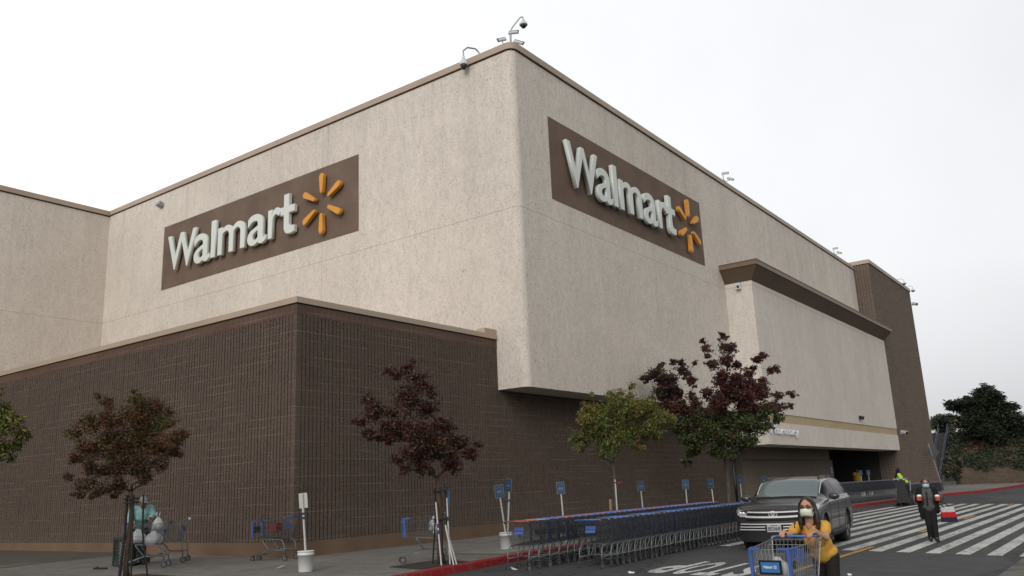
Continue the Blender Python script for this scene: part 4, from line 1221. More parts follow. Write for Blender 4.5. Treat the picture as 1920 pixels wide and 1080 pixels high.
# green mesh bin
M_BIN = simple('bin_green', (.012, .030, .026), .5, .2, .5)
g = thing('litter_bin', 'dark green mesh litter bin behind the staked tree', 'litter bin', (10.56, 18.52, .255), .45)
m = MB(); m.box((0, 0, .03), (.5, .5, .05)); m.box((0, 0, .70), (.54, .54, .07))
for a in (-1, 1):
    for b in (-1, 1): m.box((.24 * a, .24 * b, .36), (.04, .04, .66))
m.build('frame', M_BIN, g)
m = MB()
for k in range(4):
    R = Matrix.Rotation(k * PI / 2, 4, 'Z')
    m.M = R
    for i in range(-5, 12):
        for s in (-1, 1):
            pts = []
            z0 = .07 + i * .085
            y0, y1 = -.22, .22
            za, zb = (z0, z0 + .6) if s > 0 else (z0 + .6, z0)
            # clip to the panel height
            def cl(ya, za, yb, zb):
                out = []
                for (y, z) in ((ya, za), (yb, zb)): out.append([y, z])
                for q, o2 in ((0, 1), (1, 0)):
                    for lim, sg in ((.06, -1), (.67, 1)):
                        if (out[q][1] - lim) * sg > 0:
                            f = (lim - out[o2][1]) / (out[q][1] - out[o2][1] + 1e-9)
                            if f <= 0: return None
                            out[q] = [out[o2][0] + (out[q][0] - out[o2][0]) * f, lim]
                return out
            c = cl(y0, za, y1, zb)
            if c: m.tube([(.235, c[0][0], c[0][1]), (.235, c[1][0], c[1][1])], .006, 4)
m.M = None
m.build('mesh_panel', M_BIN, g)
m = MB(); m.lathe([(.19, .06), (.205, .62), (.19, .64)], 16); m.build('liner', simple('bin_liner', (.33, .33, .32), .6), g); g.scale = (.82, .82, .84)
g = tag(MB().box((0, 0, .02), (.3, .07, .03)).ell((.1, .0, .035), (.06, .04, .03)).build('shoe_rag', M_DK), 'black rag lying at the foot of the green mesh bin', 'rag'); g.location = (9.85, 18.3, zw(18.3)); g.rotation_euler = (0, 0, 2.0)
# ---------------------------------------------------------------- the car
def car_paint():
    t = NT('car_paint')
    t.out((.044, .042, .043), .32, .25, .45)
    t.b.inputs['Coat Weight'].default_value = .45; t.b.inputs['Coat Roughness'].default_value = .03
    return t.mat
M_PAINT = car_paint()
M_CHROME = simple('chrome', (.78, .78, .78), .25, .35, .5, .02)
M_BLKP = simple('gloss_black_trim', (.008, .008, .009), .3, 0, .5)
M_MATB = simple('matt_black', (.010, .010, .010), .7)
def glass(name, col, ior):
    t = NT(name); t.out(col, .03, 0, .5); t.b.inputs['IOR'].default_value = ior; return t.mat
M_WS = glass('windscreen_glass', (.075, .10, .10), 2.4)
M_SG = glass('side_glass', (.005, .006, .006), 1.28); M_SG.node_tree.nodes['Principled BSDF'].inputs['Specular IOR Level'].default_value = .12; M_SG.node_tree.nodes['Principled BSDF'].inputs['Roughness'].default_value = .12
M_HL = simple('headlight', (.42, .43, .44), .18, .3, .5, .25, 18, 1)
M_RED = simple('tail_light', (.30, .03, .02), .25, 0, .5, .1, 8, 1)
M_TYRE2 = simple('car_tyre', (.014, .014, .014), .8)
M_RIM = simple('alloy_rim', (.22, .22, .23), .3, .8, .5, .05)
Kc = [1, .9, .4, .1, 0, 0, 0, 0, 0, -.35, -.8]
ST = [
 (2.34, [(0,.26),(.60,.26),(.78,.34),(.86,.52),(.87,.68),(.85,.82),(.76,.90),(.63,.925),(.48,.94),(.28,.95),(0,.955)]),
 (2.27, [(0,.22),(.70,.22),(.88,.34),(.925,.55),(.93,.73),(.905,.88),(.83,.955),(.69,.985),(.52,1.005),(.30,1.02),(0,1.025)]),
 (1.90, [(0,.2),(.74,.2),(.92,.32),(.955,.56),(.96,.78),(.945,.94),(.885,1.015),(.72,1.045),(.54,1.065),(.3,1.08),(0,1.085)]),
 (1.25, [(0,.2),(.76,.2),(.925,.3),(.955,.56),(.962,.80),(.952,.98),(.90,1.06),(.78,1.09),(.62,1.115),(.35,1.13),(0,1.135)]),
 (1.00, [(0,.2),(.76,.2),(.925,.3),(.95,.56),(.96,.80),(.952,1.00),(.905,1.075),(.83,1.105),(.735,1.125),(.42,1.15),(0,1.16)]),
 (.20, [(0,.2),(.76,.2),(.92,.3),(.945,.56),(.957,.80),(.952,1.02),(.912,1.105),(.85,1.31),(.715,1.50),(.53,1.565),(0,1.592)]),
 (-.5, [(0,.2),(.76,.2),(.92,.3),(.945,.56),(.957,.80),(.952,1.03),(.915,1.12),(.855,1.335),(.725,1.54),(.55,1.61),(0,1.635)]),
 (-1.3, [(0,.2),(.76,.2),(.925,.3),(.95,.56),(.962,.80),(.957,1.04),(.915,1.135),(.85,1.335),(.715,1.535),(.54,1.605),(0,1.628)]),
 (-2.05, [(0,.22),(.76,.22),(.925,.34),(.955,.56),(.962,.80),(.95,1.04),(.895,1.145),(.82,1.32),(.68,1.495),(.51,1.565),(0,1.585)]),
 (-2.36, [(0,.28),(.74,.28),(.90,.38),(.935,.58),(.94,.80),(.925,1.02),(.86,1.12),(.77,1.265),(.63,1.41),(.47,1.47),(0,1.49)]),
 (-2.50, [(0,.34),(.70,.34),(.85,.42),(.90,.58),(.905,.8),(.885,.98),(.80,1.06),(.70,1.10),(.5,1.13),(.3,1.14),(0,1.14)])]
def pchip(xs, ys, x):
    n = len(xs)
    i = 0
    while i < n - 2 and x > xs[i + 1]: i += 1
    h = [xs[k + 1] - xs[k] for k in range(n - 1)]; d = [(ys[k + 1] - ys[k]) / h[k] for k in range(n - 1)]
    def sl(k):
        if k == 0: return d[0]
        if k == n - 1: return d[-1]
        if d[k - 1] * d[k] <= 0: return 0
        w1 = 2 * h[k] + h[k - 1]; w2 = h[k] + 2 * h[k - 1]
        return (w1 + w2) / (w1 / d[k - 1] + w2 / d[k])
    t = (x - xs[i]) / h[i]; a, b = sl(i) * h[i], sl(i + 1) * h[i]
    t2, t3 = t * t, t * t * t
    return (2 * t3 - 3 * t2 + 1) * ys[i] + (t3 - 2 * t2 + t) * a + (-2 * t3 + 3 * t2) * ys[i + 1] + (t3 - t2) * b
SX = [-s[0] for s in ST]; TI = list(range(11))
_cache = {}
def stn(x):
    k = round(x, 4)
    if k not in _cache:
        _cache[k] = ([pchip(SX, [s[1][j][0] for s in ST], -x) for j in TI], [pchip(SX, [s[1][j][1] for s in ST], -x) for j in TI], pchip(SX, Kc, -x))
    return _cache[k]
def bow(y): return .30 * (abs(y) / .95) ** 2.6
def surf(x, t, s=1):
    ys, zs, k = stn(x)
    y = max(0, pchip(TI, ys, t)); z = pchip(TI, zs, t)
    return V((x - k * bow(y), y * s, z))
car = thing('car', 'dark grey sport utility car facing us beside the cart row', 'car', (21.56, 7.23, zr(7.23) - .01), PI + math.radians(5.9))
xs = []
for a, b in zip(ST, ST[1:]):
    for i in range(5): xs.append(a[0] + (b[0] - a[0]) * i / 5)
xs.append(ST[-1][0])
ts = [i / 4 for i in range(41)]
m = MB()
vs = []
nt_ = len(ts)
for x in xs:
    for s in (1,):
        ring = [surf(x, t, 1) for t in ts] + [surf(x, t, -1) for t in reversed(ts[1:-1])]
        vs += ring
N = 2 * nt_ - 2
fs = [(i * N + j, i * N + (j + 1) % N, (i + 1) * N + (j + 1) % N, (i + 1) * N + j) for i in range(len(xs) - 1) for j in range(N)]
# caps as curved grids between the two sides
def capfaces(base, flip):
    out = []
    for j in range(nt_ - 1):
        a, b = j, j + 1
        a2 = (N - j) % N; b2 = N - (j + 1) if j + 1 < nt_ - 1 else b
        q = [base + a, base + b, base + b2, base + a2]
        q = [p for i, p in enumerate(q) if p not in q[:i]]
        out.append(tuple(q if flip else reversed(q)))
    return out
fs += capfaces((len(xs) - 1) * N, False)
# front cap with several columns
NC = 14
fr0 = len(vs)
for t in ts:
    ys, zs, k = stn(2.34)
    y = max(0, pchip(TI, ys, t)); z = pchip(TI, zs, t)
    for c in range(1, NC):
        yy = y - 2 * y * c / NC
        vs.append(V((2.34 - bow(yy), yy, z)))
def fv(j, c):
    if j in (0, nt_ - 1): return j
    if c == 0: return j
    if c == NC: return N - j
    return fr0 + j * (NC - 1) + c - 1
for j in range(nt_ - 1):
    for c in range(NC):
        q = [fv(j, c), fv(j, c + 1), fv(j + 1, c + 1), fv(j + 1, c)]
        q = [p for i, p in enumerate(q) if p not in q[:i]]
        if len(q) > 2: fs.append(tuple(q))
body = m.add(vs, fs).build('body', M_PAINT, car, True)
WX = 1.395
cut = MB()
for a in (1, -1):
    for s in (1, -1):
        Mx = Matrix.Translation((WX * a, .60 * s, .385)) @ Matrix.Rotation(-PI / 2 * s, 4, 'X')
        cut.lathe([(.435, 0), (.435, .6)], 40, Mx)
co = cut.build('cutter', M_PAINT)
import bmesh
def fix(o):
    bm = bmesh.new(); bm.from_mesh(o.data); bmesh.ops.remove_doubles(bm, verts=bm.verts, dist=1e-5); bmesh.ops.recalc_face_normals(bm, faces=bm.faces); bm.to_mesh(o.data); bm.free()
fix(body); fix(co)
co.parent = car
bpy.context.view_layer.update()
bo = body.modifiers.new('b', 'BOOLEAN'); bo.object = co; bo.operation = 'DIFFERENCE'; bo.solver = 'EXACT'
bake(body)
me = co.data; bpy.data.objects.remove(co); bpy.data.meshes.remove(me)
me = body.data
me.polygons.foreach_set('use_smooth', [True] * len(me.polygons))
bm = bmesh.new(); bm.from_mesh(me)
for e in bm.edges:
    if len(e.link_faces) == 2 and e.calc_face_angle(0) > math.radians(38): e.smooth = False
bm.to_mesh(me); bm.free()
def patch(name, mat, xsr, tr, off, n=10, k=6, sides=(1, -1), parent=None, thick=0):
    out = []
    for s in sides:
        m = MB(); vs = []
        for i in range(n + 1):
            for j in range(k + 1):
                f = i / n; g = j / k
                x = xsr(f, g) if callable(xsr) else xsr[0] + (xsr[1] - xsr[0]) * f
                t = tr(f, g) if callable(tr) else tr[0] + (tr[1] - tr[0]) * g
                p = surf(x, t, s)
                e = 1e-3
                u = surf(x - e, t, s) - surf(x + e, t, s); w = surf(x, min(10, t + e * 5), s) - surf(x, t - e * 5, s)
                nn = u.cross(w).normalized()
                if nn.y * s < 0 and abs(nn.y) > .05: nn = -nn
                if abs(nn.y) <= .05 and nn.z < 0: nn = -nn
                vs.append(p + nn * off)
        m.add(vs, [(i * (k + 1) + j, i * (k + 1) + j + 1, (i + 1) * (k + 1) + j + 1, (i + 1) * (k + 1) + j) for i in range(n) for j in range(k)])
        out.append(m.build(name, mat, parent or car, True))
    return out
# windscreen, both halves in one sheet
m = MB(); vs = []
nn_, kk = 10, 16
for i in range(nn_ + 1):
    x = .945 + (.245 - .945) * i / nn_
    for j in range(kk + 1):
        f = -1 + 2 * j / kk
        t = 10 - 1.86 * abs(f)
        p = surf(x, t, 1 if f >= 0 else -1)
        vs.append(p + V((.5, 0, .85)).normalized() * .006)
m.add(vs, [(i * (kk + 1) + j, i * (kk + 1) + j + 1, (i + 1) * (kk + 1) + j + 1, (i + 1) * (kk + 1) + j) for i in range(nn_) for j in range(kk)])
ws = m.build('windscreen', M_WS, car, True)
# black frit and cowl, wipers
m = MB()
pts = [surf(.985, 10 - 1.9 * abs(f), 1 if f >= 0 else -1) + V((.01, 0, .012)) for f in [-1 + i / 8 for i in range(17)]]
m.tube(pts, .022, 6); m.build('cowl', M_MATB, ws)
for yy in (.42, -.22):
    m = MB(); a = surf(.97, 9.4, 1); m.tube([(.985, yy, 1.165), (.95, yy - .28, 1.185), (.93, yy - .55, 1.175)], .010, 5); m.build('wiper', M_MATB, ws)
for name, x0, x1, slant in (('front_window', .70, -.22, 0), ('rear_window', -.30, -1.22, 0), ('quarter_window', -1.32, -2.06, .16)):
    patch('side_window', M_SG, (lambda f, g, a=x0, b=x1, sl=slant: a + (b - a) * f + sl * g * f), (lambda f, g: 6.16 + (7.86 - 6.16) * g), .005, 12, 6)
# chrome belt line and door lines
for s in (1, -1):
    m = MB(); m.tube([surf(x, 6.07, s) + V((0, .006 * s, 0)) for x in [.88 - i * .15 for i in range(20)]], .011, 6); m.build('belt_trim', M_CHROME, car)
    m = MB(); m.tube([surf(x, 7.98, s) + V((0, .004 * s, 0)) for x in [.72 - i * .15 for i in range(19)]], .010, 6); m.build('window_trim', M_CHROME, car)
    m = MB(); m.tube([surf(x, 8.6, s) + V((0, 0, .035)) for x in [.05 - i * .2 for i in range(11)]], .018, 6)
    for x in (.05, -.9, -1.95): m.tube([surf(x, 8.6, s), surf(x, 8.6, s) + V((0, 0, .035))], .016, 6)
    m.build('roof_rail', M_BLKP, car)
    for xd in (.78, -.26, -1.27):
        m = MB(); m.tube([surf(xd, t, s) + V((0, .0015 * s, 0)) for t in [2.3 + i * .3 for i in range(13)]], .005, 4); m.build('door_gap', M_MATB, car)
    for xd in (-.10, -1.12):
        p = surf(xd, 5.3, s)
        m = MB(); m.box(p + V((0, .022 * s, 0)), (.20, .025, .028)); m.build('door_handle', M_CHROME, car)
    m = MB(); m.tube([surf(x, 2.15, s) + V((0, .008 * s, .0)) for x in [.93 - i * .186 for i in range(11)]], .055, 8); m.build('sill_cladding', M_MATB, car)
    m = MB(); m.tube([surf(x, 3.15, s) + V((0, .004 * s, .0)) for x in [.90 - i * .18 for i in range(11)]], .014, 6); m.build('door_moulding', M_PAINT, car)
    # mirror
    m = MB(); m.ell((.62, 1.05 * s, 1.155), (.085, .125, .085)); m.box((.66, .93 * s, 1.10), (.07, .16, .04)); mo = m.build('wing_mirror', M_PAINT, car, True)
    m = MB(); m.ell((.565, 1.05 * s, 1.155), (.035, .105, .068)); m.build('mirror_glass', M_CHROME, mo, True)
# wheels
def wheel(x, s):
    w = link('wheel', None, car, (x, .80 * s, .385)); w.empty_display_size = .1
    Mx = Matrix.Rotation(PI / 2 * -s, 4, 'X')
    m = MB(); m.lathe([(.262, -.11), (.355, -.118), (.382, -.09), (.388, -.04), (.388, .04), (.382, .09), (.355, .118), (.262, .10)], 36, Mx)
    m.build('tyre', M_TYRE2, w, True)
    m = MB(); m.lathe([(.262, .09), (.268, .10), (.255, .104), (.245, .06), (.24, -.1)], 30, Mx)
    for i in range(5):
        for dd in (-.13, .13):
            a = 2 * PI * i / 5 + dd + .3
            b = 2 * PI * i / 5 + dd * .4 + .3
            p0 = V((.05 * math.cos(b), .05 * math.sin(b), .085)); p1 = V((.25 * math.cos(a), .25 * math.sin(a), .092))
            m.tube([Mx @ p0, Mx @ p1], [.026, .020], 6)
    m.lathe([(.06, .05), (.06, .098), (.03, .104)], 14, Mx)
    m.build('rim', M_RIM, w)
    m = MB(); m.lathe([(.235, .0), (.235, .03), (.05, .035)], 24, Mx); m.build('brake_disc', M_MATB, w)
    m = MB(); m.lathe([(.43, -.17), (.43, -.02), (.425, -.02), (.42, -.165)], 30, Mx); m.lathe([(.432, -.19), (.432, -.17)], 24, Mx); m.build('arch_liner', M_MATB, w)
for x in (WX, -WX):
    for s in (1, -1): wheel(x, s)
# front: grille, bars, badge, plate, lamps
def fpatch(m, rows, off, ny=14):
    """rows: (z, y0, y1) from bottom to top on the bowed nose, off = how far proud"""
    vs = []
    for d in (off, off - .03):
        for z, y0, y1 in rows:
            for i in range(ny + 1):
                y = y0 + (y1 - y0) * i / ny
                lean = max(0, z - .80) * .22
                vs.append((2.34 - bow(y) + d - (lean if z > .8 else 0), y, z))
    k = ny + 1; r = len(rows)
    fs = [(i * k + j, i * k + j + 1, (i + 1) * k + j + 1, (i + 1) * k + j) for i in range(r - 1) for j in range(ny)]
    o = r * k
    edge = [(i * k, (i + 1) * k) for i in range(r - 1)] + [(i * k + ny, (i + 1) * k + ny) for i in range(r - 1)] + [(j, j + 1) for j in range(ny)] + [((r - 1) * k + j, (r - 1) * k + j + 1) for j in range(ny)]
    fs += [(a, b, b + o, a + o) for a, b in edge]
    m.add(vs, fs)
m = MB(); fpatch(m, [(.69, -.60, .60), (.74, -.66, .66), (.80, -.66, .66), (.90, -.60, .60), (.925, -.58, .58)], .012); gr = m.build('grille', M_MATB, car)
def bar(z, hw, th, dip, off, y_in=0, mat=M_CHROME, name='grille_bar'):
    for sg in ((1,) if y_in == 0 else (1, -1)):
        m = MB(); rows = []
        vs_rows = []
        n = 16
        m2 = []
        y0, y1 = (-hw, hw) if y_in == 0 else (y_in * sg, hw * sg)
        pts = []
        for i in range(n + 1):
            y = y0 + (y1 - y0) * i / n
            zz = z - dip * (1 - (y / hw) ** 2)
            lean = max(0, zz - .80) * .22
            pts.append(V((2.34 - bow(y) + off - lean, y, zz)))
        vs = []
        for p in pts:
            for a, b in ((0, -th), (.018, -th * .6), (.018, th * .6), (0, th), (-.02, 0)): vs.append(p + V((a, 0, b)))
        fs = [(i * 5 + j, i * 5 + (j + 1) % 5, (i + 1) * 5 + (j + 1) % 5, (i + 1) * 5 + j) for i in range(n) for j in range(5)]
        fs += [(0, 1, 2, 3, 4), tuple(n * 5 + j for j in (4, 3, 2, 1, 0))]
        m.add(vs, fs).build(name, mat, gr)
bar(.885, .60, .018, .012, .018); bar(.785, .655, .024, .018, .022)
bar(.845, .56, .008, .010, .012, 0, M_BLKP)
bar(.72, .62, .008, .012, .012, 0, M_BLKP)
m = MB(); fpatch(m, [(.36, -.70, .70), (.42, -.80, .80), (.55, -.82, .82), (.64, -.76, .76)], .012); lg = m.build('lower_grille', M_MATB, car)
gr_up = gr; gr = lg
bar(.625, .80, .014, .006, .020); bar(.56, .82, .013, .0, .020, .20); bar(.50, .84, .013, 0, .020, .20)
gr = gr_up
m = MB(); fpatch(m, [(.24, -.78, .78), (.30, -.84, .84), (.36, -.80, .80)], .014); m.build('bumper_skirt', M_MATB, car)
def ring(m, c, a, b, r, n=24):
    m.tube([(c[0], c[1] + a * math.cos(2 * PI * i / n), c[2] + b * math.sin(2 * PI * i / n)) for i in range(n + 1)], r, 5, False)
m = MB(); c = (2.352, 0, .835); ring(m, c, .092, .062, .0085); ring(m, (c[0], 0, c[2] + .016), .052, .030, .007); ring(m, (c[0], 0, c[2] - .002), .024, .056, .007)
m.build('emblem', M_CHROME, gr_up)
pl = MB().box((2.368, 0, .53), (.012, .315, .16)).build('number_plate', simple('plate_white', (.36, .36, .355), .5, 0, .4, .03), car)
me = text_mesh('8ECN649', .001, 0, .02, 3); fit_text(me, -.135, .135, -.048, .036)
me.transform(Matrix(((0, 0, 1, 2.375), (1, 0, 0, 0), (0, 1, 0, .525), (0, 0, 0, 1)))); me.materials.append(simple('plate_ink', (.02, .025, .06), .6)); link('plate_lettering', me, pl)
MB().box((2.3745, 0, .592), (.002, .15, .018)).build('plate_heading', simple('plate_heading', (.25, .08, .10), .6), pl)
for s in (1, -1):
    m = MB(); fpatch(m, [(.785, .66 * s, .80 * s), (.83, .63 * s, .865 * s), (.89, .60 * s, .86 * s), (.935, .585 * s, .80 * s)], .014, 6); hl = m.build('headlight', M_HL, car, True)
    patch('headlight_wrap', M_HL, (lambda f, g: 2.335 - .42 * f), (lambda f, g: 4.95 + .35 * f + (6.02 - 4.95 - .35 * f) * g), .006, 8, 4, (s,), hl)
    for k in (.70, .78):
        m = MB(); m.ell((2.352 - bow(k), k * s, .865), (.012, .030, .030)); m.build('lens', M_CHROME, hl)
    m = MB(); fpatch(m, [(.40, .74 * s, .86 * s), (.52, .77 * s, .87 * s)], .012, 4); m.build('fog_recess', M_MATB, car)
    patch('tail_light', M_RED, (-2.20, -2.49), (lambda f, g: 5.2 + 1.1 * g), .007, 6, 4, (s,))
    m = MB(); m.ell((-.4, .38 * s, 1.25), (.06, .05, .1)); m.build('headrest', M_MATB, ws) if False else None
patch('rear_window', M_SG, (lambda f, g: -2.18 - .16 * f), (lambda f, g: 8.3 + 1.7 * g), .006, 6, 8)
# ---------------------------------------------------------------- people
M_SK1 = simple('skin_tan', (.42, .215, .14), .5, 0, .4, .08, 20)
M_SK2 = simple('skin_light', (.40, .22, .155), .5, 0, .4, .08, 20)
M_SK3 = simple('skin_brown', (.17, .075, .045), .5, 0, .4, .08, 20)
def cloth(name, c, var=.18, vs=30):
    t = NT(name)
    n = t.noise(t.coord(), vs, 4, .6); w = t.noise(t.coord((3, 3, 9)), 1, 4, .6)
    t.bump(t.math('ADD', w, t.math('MULTIPLY', n, .2)), .5, .03)
    return t.out(t.ramp(n, (.3, tuple(x * (1 - var) for x in c)), (.7, tuple(min(1, x * (1 + var)) for x in c))), .85, 0, .2)
C_YEL = cloth('yellow_cotton', (.56, .305, .055)); C_EMB = cloth('orange_embroidery', (.46, .15, .02)); C_DRK = cloth('dark_trousers', (.018, .016, .014)); C_BLK = cloth('black_knit', (.012, .012, .013)); C_GRY = cloth('grey_print', (.075, .075, .075), .6, 60)
C_TEAL = cloth('teal_shirt', (.20, .36, .35)); C_JEAN = cloth('dark_jeans', (.02, .024, .03)); C_LIME = cloth('lime_hivis', (.38, .68, .04)); C_NAVY = cloth('navy_hoodie', (.012, .012, .018)); C_VEST = cloth('yellow_vest', (.40, .24, .02)); C_RUST = cloth('rust_undershirt', (.17, .035, .02))
M_HAIR1 = simple('dark_brown_hair', (.018, .010, .008), .45, 0, .5, .5, 40); M_HAIR2 = simple('auburn_hair', (.045, .014, .010), .45, 0, .5, .4, 40); M_HAIR3 = simple('grey_hair', (.16, .16, .16), .6, 0, .4, .3, 40)
M_MASK1 = simple('pale_green_mask', (.60, .64, .52), .8, 0, .2, .04); M_MASK2 = simple('light_blue_mask', (.36, .52, .55), .8, 0, .2, .04)
M_LENS = simple('dark_lens', (.02, .016, .014), .15, 0, .6); M_EYE = simple('eye_dark', (.02, .015, .012), .3); M_SHOE = simple('black_shoe', (.010, .010, .010), .5)
def frame(d, up=(0, 0, 1)):
    """columns: forward, left, up"""
    f = V(d).normalized(); l = V(up).cross(f).normalized(); u = f.cross(l)
    return Matrix((f, l, u)).transposed()
def mirror(p): return (p[0], -p[1], p[2])
def hand(m, w, d, palm, side, curl=.9, sc=1):
    """w wrist, d pointing along the hand, palm = normal out of the palm, side +1 when the thumb is on d x palm"""
    d = V(d).normalized(); palm = (V(palm) - d * V(palm).dot(d)).normalized(); s = d.cross(palm) * side
    w = V(w)
    R = Matrix((d, s, palm)).transposed()
    m.ell(w + d * .048 * sc, (.052 * sc, .040 * sc, .017 * sc), R, 12, 8)
    for k, (o, L) in enumerate(((.027, .070), (.009, .078), (-.010, .072), (-.027, .056))):
        p = w + d * .088 * sc + s * o * sc
        a = curl * (.85 + .06 * k); q = p; ang = a * .45
        for j, fl in enumerate((.45, .32, .23)):
            dd = d * math.cos(ang) + palm * math.sin(ang)
            e = q + dd * L * fl * sc
            m.cap(q, e, (.0098 - .0012 * j) * sc, (.0090 - .0012 * j) * sc, 8)
            q = e; ang += a * .75
    p = w + d * .030 * sc + s * .034 * sc
    e = p + (d * .65 + s * .55 + palm * .35).normalized() * .040 * sc
    m.cap(p, e, .0125 * sc, .0105 * sc, 8)
    m.cap(e, e + (d * .75 + palm * .65 * curl - s * .1).normalized() * .032 * sc, .0105 * sc, .0085 * sc, 8)
def person(label, loc, rz, J, skin, top, bottom, hair, opts={}):
    g = thing('person', label, 'person', loc, rz, None)
    vx = opts.get('voxel', .009); fat = opts.get('fat', 1.0)
    j = {k: V(p) for k, p in J.items()}
    R = frame(opts.get('look', (1, 0, 0)), opts.get('up', (0, 0, 1)))
    h = j['head']
    def H(x, y, z): return h + R @ V((x, y, z))
    m = MB()
    m.ell(H(-.005, 0, .025), (.095, .076, .098), R, 16, 12); m.ell(H(.022, 0, -.045), (.068, .058, .072), R, 14, 10)
    m.ell(H(.055, 0, -.088), (.026, .030, .022), R)
    m.cap(H(.082, 0, .012), H(.104, 0, -.022), .009, .015); m.ell(H(.094, 0, -.028), (.012, .018, .010), R)
    m.cap(H(.078, -.042, .026), H(.078, .042, .026), .014, .014)
    for s in (-1, 1):
        m.ell(H(-.005, .077 * s, -.005), (.018, .010, .030), R); m.ell(H(.055, .040 * s, -.030), (.028, .024, .026), R)
    m.cap(H(.082, -.018, -.060), H(.082, .018, -.060), .009)
    m.cap(j['neck'] - V((0, 0, .03)), H(-.015, 0, -.06), .058, .052)
    m.ell(j['chest'], (.10, .15, .15), frame(opts.get('chest_f', (1, 0, 0)), j['neck'] - j['pel']))
    m.cap(j['chest'], j['pel'], .11, .11)
    for s in ('L', 'R'):
        m.cap(j['sh' + s], j['el' + s], .048 * fat, .039 * fat); m.cap(j['el' + s], j['wr' + s], .040 * fat, .026 * (1 + (fat - 1) * .5))
        m.cap(j['chest'] + (j['sh' + s] - j['chest']) * .3, j['sh' + s], .07, .055)
        hd = opts.get('hand' + s, (j['wr' + s] - j['el' + s])); pn = opts.get('palm' + s, (0, 1 if s == 'R' else -1, 0))
        hand(m, j['wr' + s], hd, pn, (1 if s == 'L' else -1) * opts.get('flip', 1), opts.get('curl' + s, .5), opts.get('hs', 1))
        m.cap(j['hip' + s], j['kn' + s], .075, .052); m.cap(j['kn' + s], j['an' + s], .050, .034)
        m.cap(j['an' + s], j['an' + s] + V(opts.get('toe' + s, (.13, 0, -.03))), .035, .030)
    b = blob('body', m, skin, g, vx, 2)
    # eyes, brows
    m = MB()
    for s in (-1, 1): m.ell(H(.083, .031 * s, .006), (.008, .014, .008), R, 8, 6)
    m.build('eye', M_EYE, b) if opts.get('eyes', True) else None
    m = MB()
    for s in (-1, 1): m.tube([H(.088, .014 * s, .030), H(.090, .034 * s, .036), H(.080, .052 * s, .028)], .0045, 5)
    m.build('eyebrow', M_HAIR1, b)
    # top
    m = MB()
    C = frame(opts.get('chest_f', (1, 0, 0)), j['neck'] - j['pel'])
    mid = j['chest'].lerp(j['pel'], .5); low = j['chest'].lerp(j['pel'], opts.get('hem', .95))
    tk = opts.get('thick', .018)
    m.ell(j['chest'] + C @ V((0, 0, .02)), (.115 * fat + tk, .165 * fat + tk, .17), C, 16, 12)
    m.ell(j['chest'] + C @ V((.055, 0, -.05)), (.085 * fat + tk, .14 * fat + tk, .11), C, 14, 10)
    m.cap(j['chest'], mid, .135 * fat + tk * .6, .14 * fat + tk * .6, 16); m.ell(mid, (.125 * fat + tk, .155 * fat + tk, .14), C, 16, 10)
    m.cap(mid, low, .145 * fat + tk * .4, .15 * fat + tk * .4, 16); m.ell(low, (.135 * fat + tk, .175 * fat + tk, .085), C, 16, 10)
    sl = opts.get('sleeve', 1.0)
    for s in ('L', 'R'):
        a, e, w = j['sh' + s], j['el' + s], j['wr' + s]
        m.cap(j['chest'] + C @ V((0, 0, .10)), a, .075 + tk * .3, .058 * fat + tk)
        if sl <= 1: m.cap(a, a.lerp(e, sl), .058 * fat + tk, .056 * fat + tk, 14)
        else:
            m.cap(a, e, .056 * fat + tk, .046 * fat + tk, 14); m.cap(e, e.lerp(w, sl - 1), .046 * fat + tk, .036 * fat + tk, 14)
    tp_ = blob('top', m, top, g, vx, 3)
    # trousers
    m = MB()
    m.ell(j['pel'], (.135 * fat, .175 * fat, .11), None, 16, 10)
    for s in ('L', 'R'):
        m.cap(j['hip' + s], j['kn' + s], .098 * fat, .072, 14); m.cap(j['kn' + s], j['an' + s] + V((0, 0, .01)), .070, .064, 14)
        m.cap(j['pel'], j['hip' + s], .12 * fat, .10 * fat, 14)
    blob('trousers', m, bottom, g, vx * 1.2, 3)
    for s in ('L', 'R'):
        m = MB(); t = V(opts.get('toe' + s, (.13, 0, -.03)))
        m.cap(j['an' + s] + V((-.03, 0, -.025)), j['an' + s] + t * 1.05 + V((0, 0, -.005)), .048, .043, 12); blob('shoe', m, opts.get('shoe', M_SHOE), g, .012, 2)
    # hair
    m = MB(); st = opts.get('hair', 'short')
    m.ell(H(-.022, 0, .045), (.098, .088, .092), R, 16, 12)
    m.ell(H(-.050, 0, -.005), (.070, .086, .10), R, 14, 10)
    if st == 'long':
        for s in (-1, 1):
            m.cap(H(-.0, .080 * s, .05), H(-.012, .094 * s, -.06), .026, .030); m.cap(H(-.012, .094 * s, -.06), H(-.02, .100 * s, -.17), .034, .036); m.cap(H(-.02, .100 * s, -.17), H(-.01, .10 * s, -.235), .034, .018)
            m.cap(H(.048, .036 * s, .098), H(.0, .082 * s, .04), .020, .022)
        m.ell(H(-.07, 0, -.12), (.055, .10, .15), R, 14, 10)
    elif st == 'bob':
        m.ell(H(-.025, 0, .055), (.105, .090, .088), R, 16, 12)
        for s in (-1, 1):
            m.cap(H(-.02, .080 * s, .05), H(-.03, .084 * s, -.035), .026, .022)
            m.cap(H(.050, .02 * s, .10), H(.015, .078 * s, .06), .020, .020)
    elif st == 'cap':
        m.ell(H(-.005, 0, .05), (.108, .088, .075), R, 16, 12); m.box(H(.10, 0, .045), (.08, .13, .014), R)
    elif st == 'hood':
        m.ell(H(-.03, 0, .01), (.105, .10, .13), R, 16, 12); m.cap(H(-.06, 0, -.08), j['neck'] + V((0, 0, .02)), .09, .11)
    blob('hair' if st not in ('cap', 'hood') else st, m, hair, g, .009, 2)
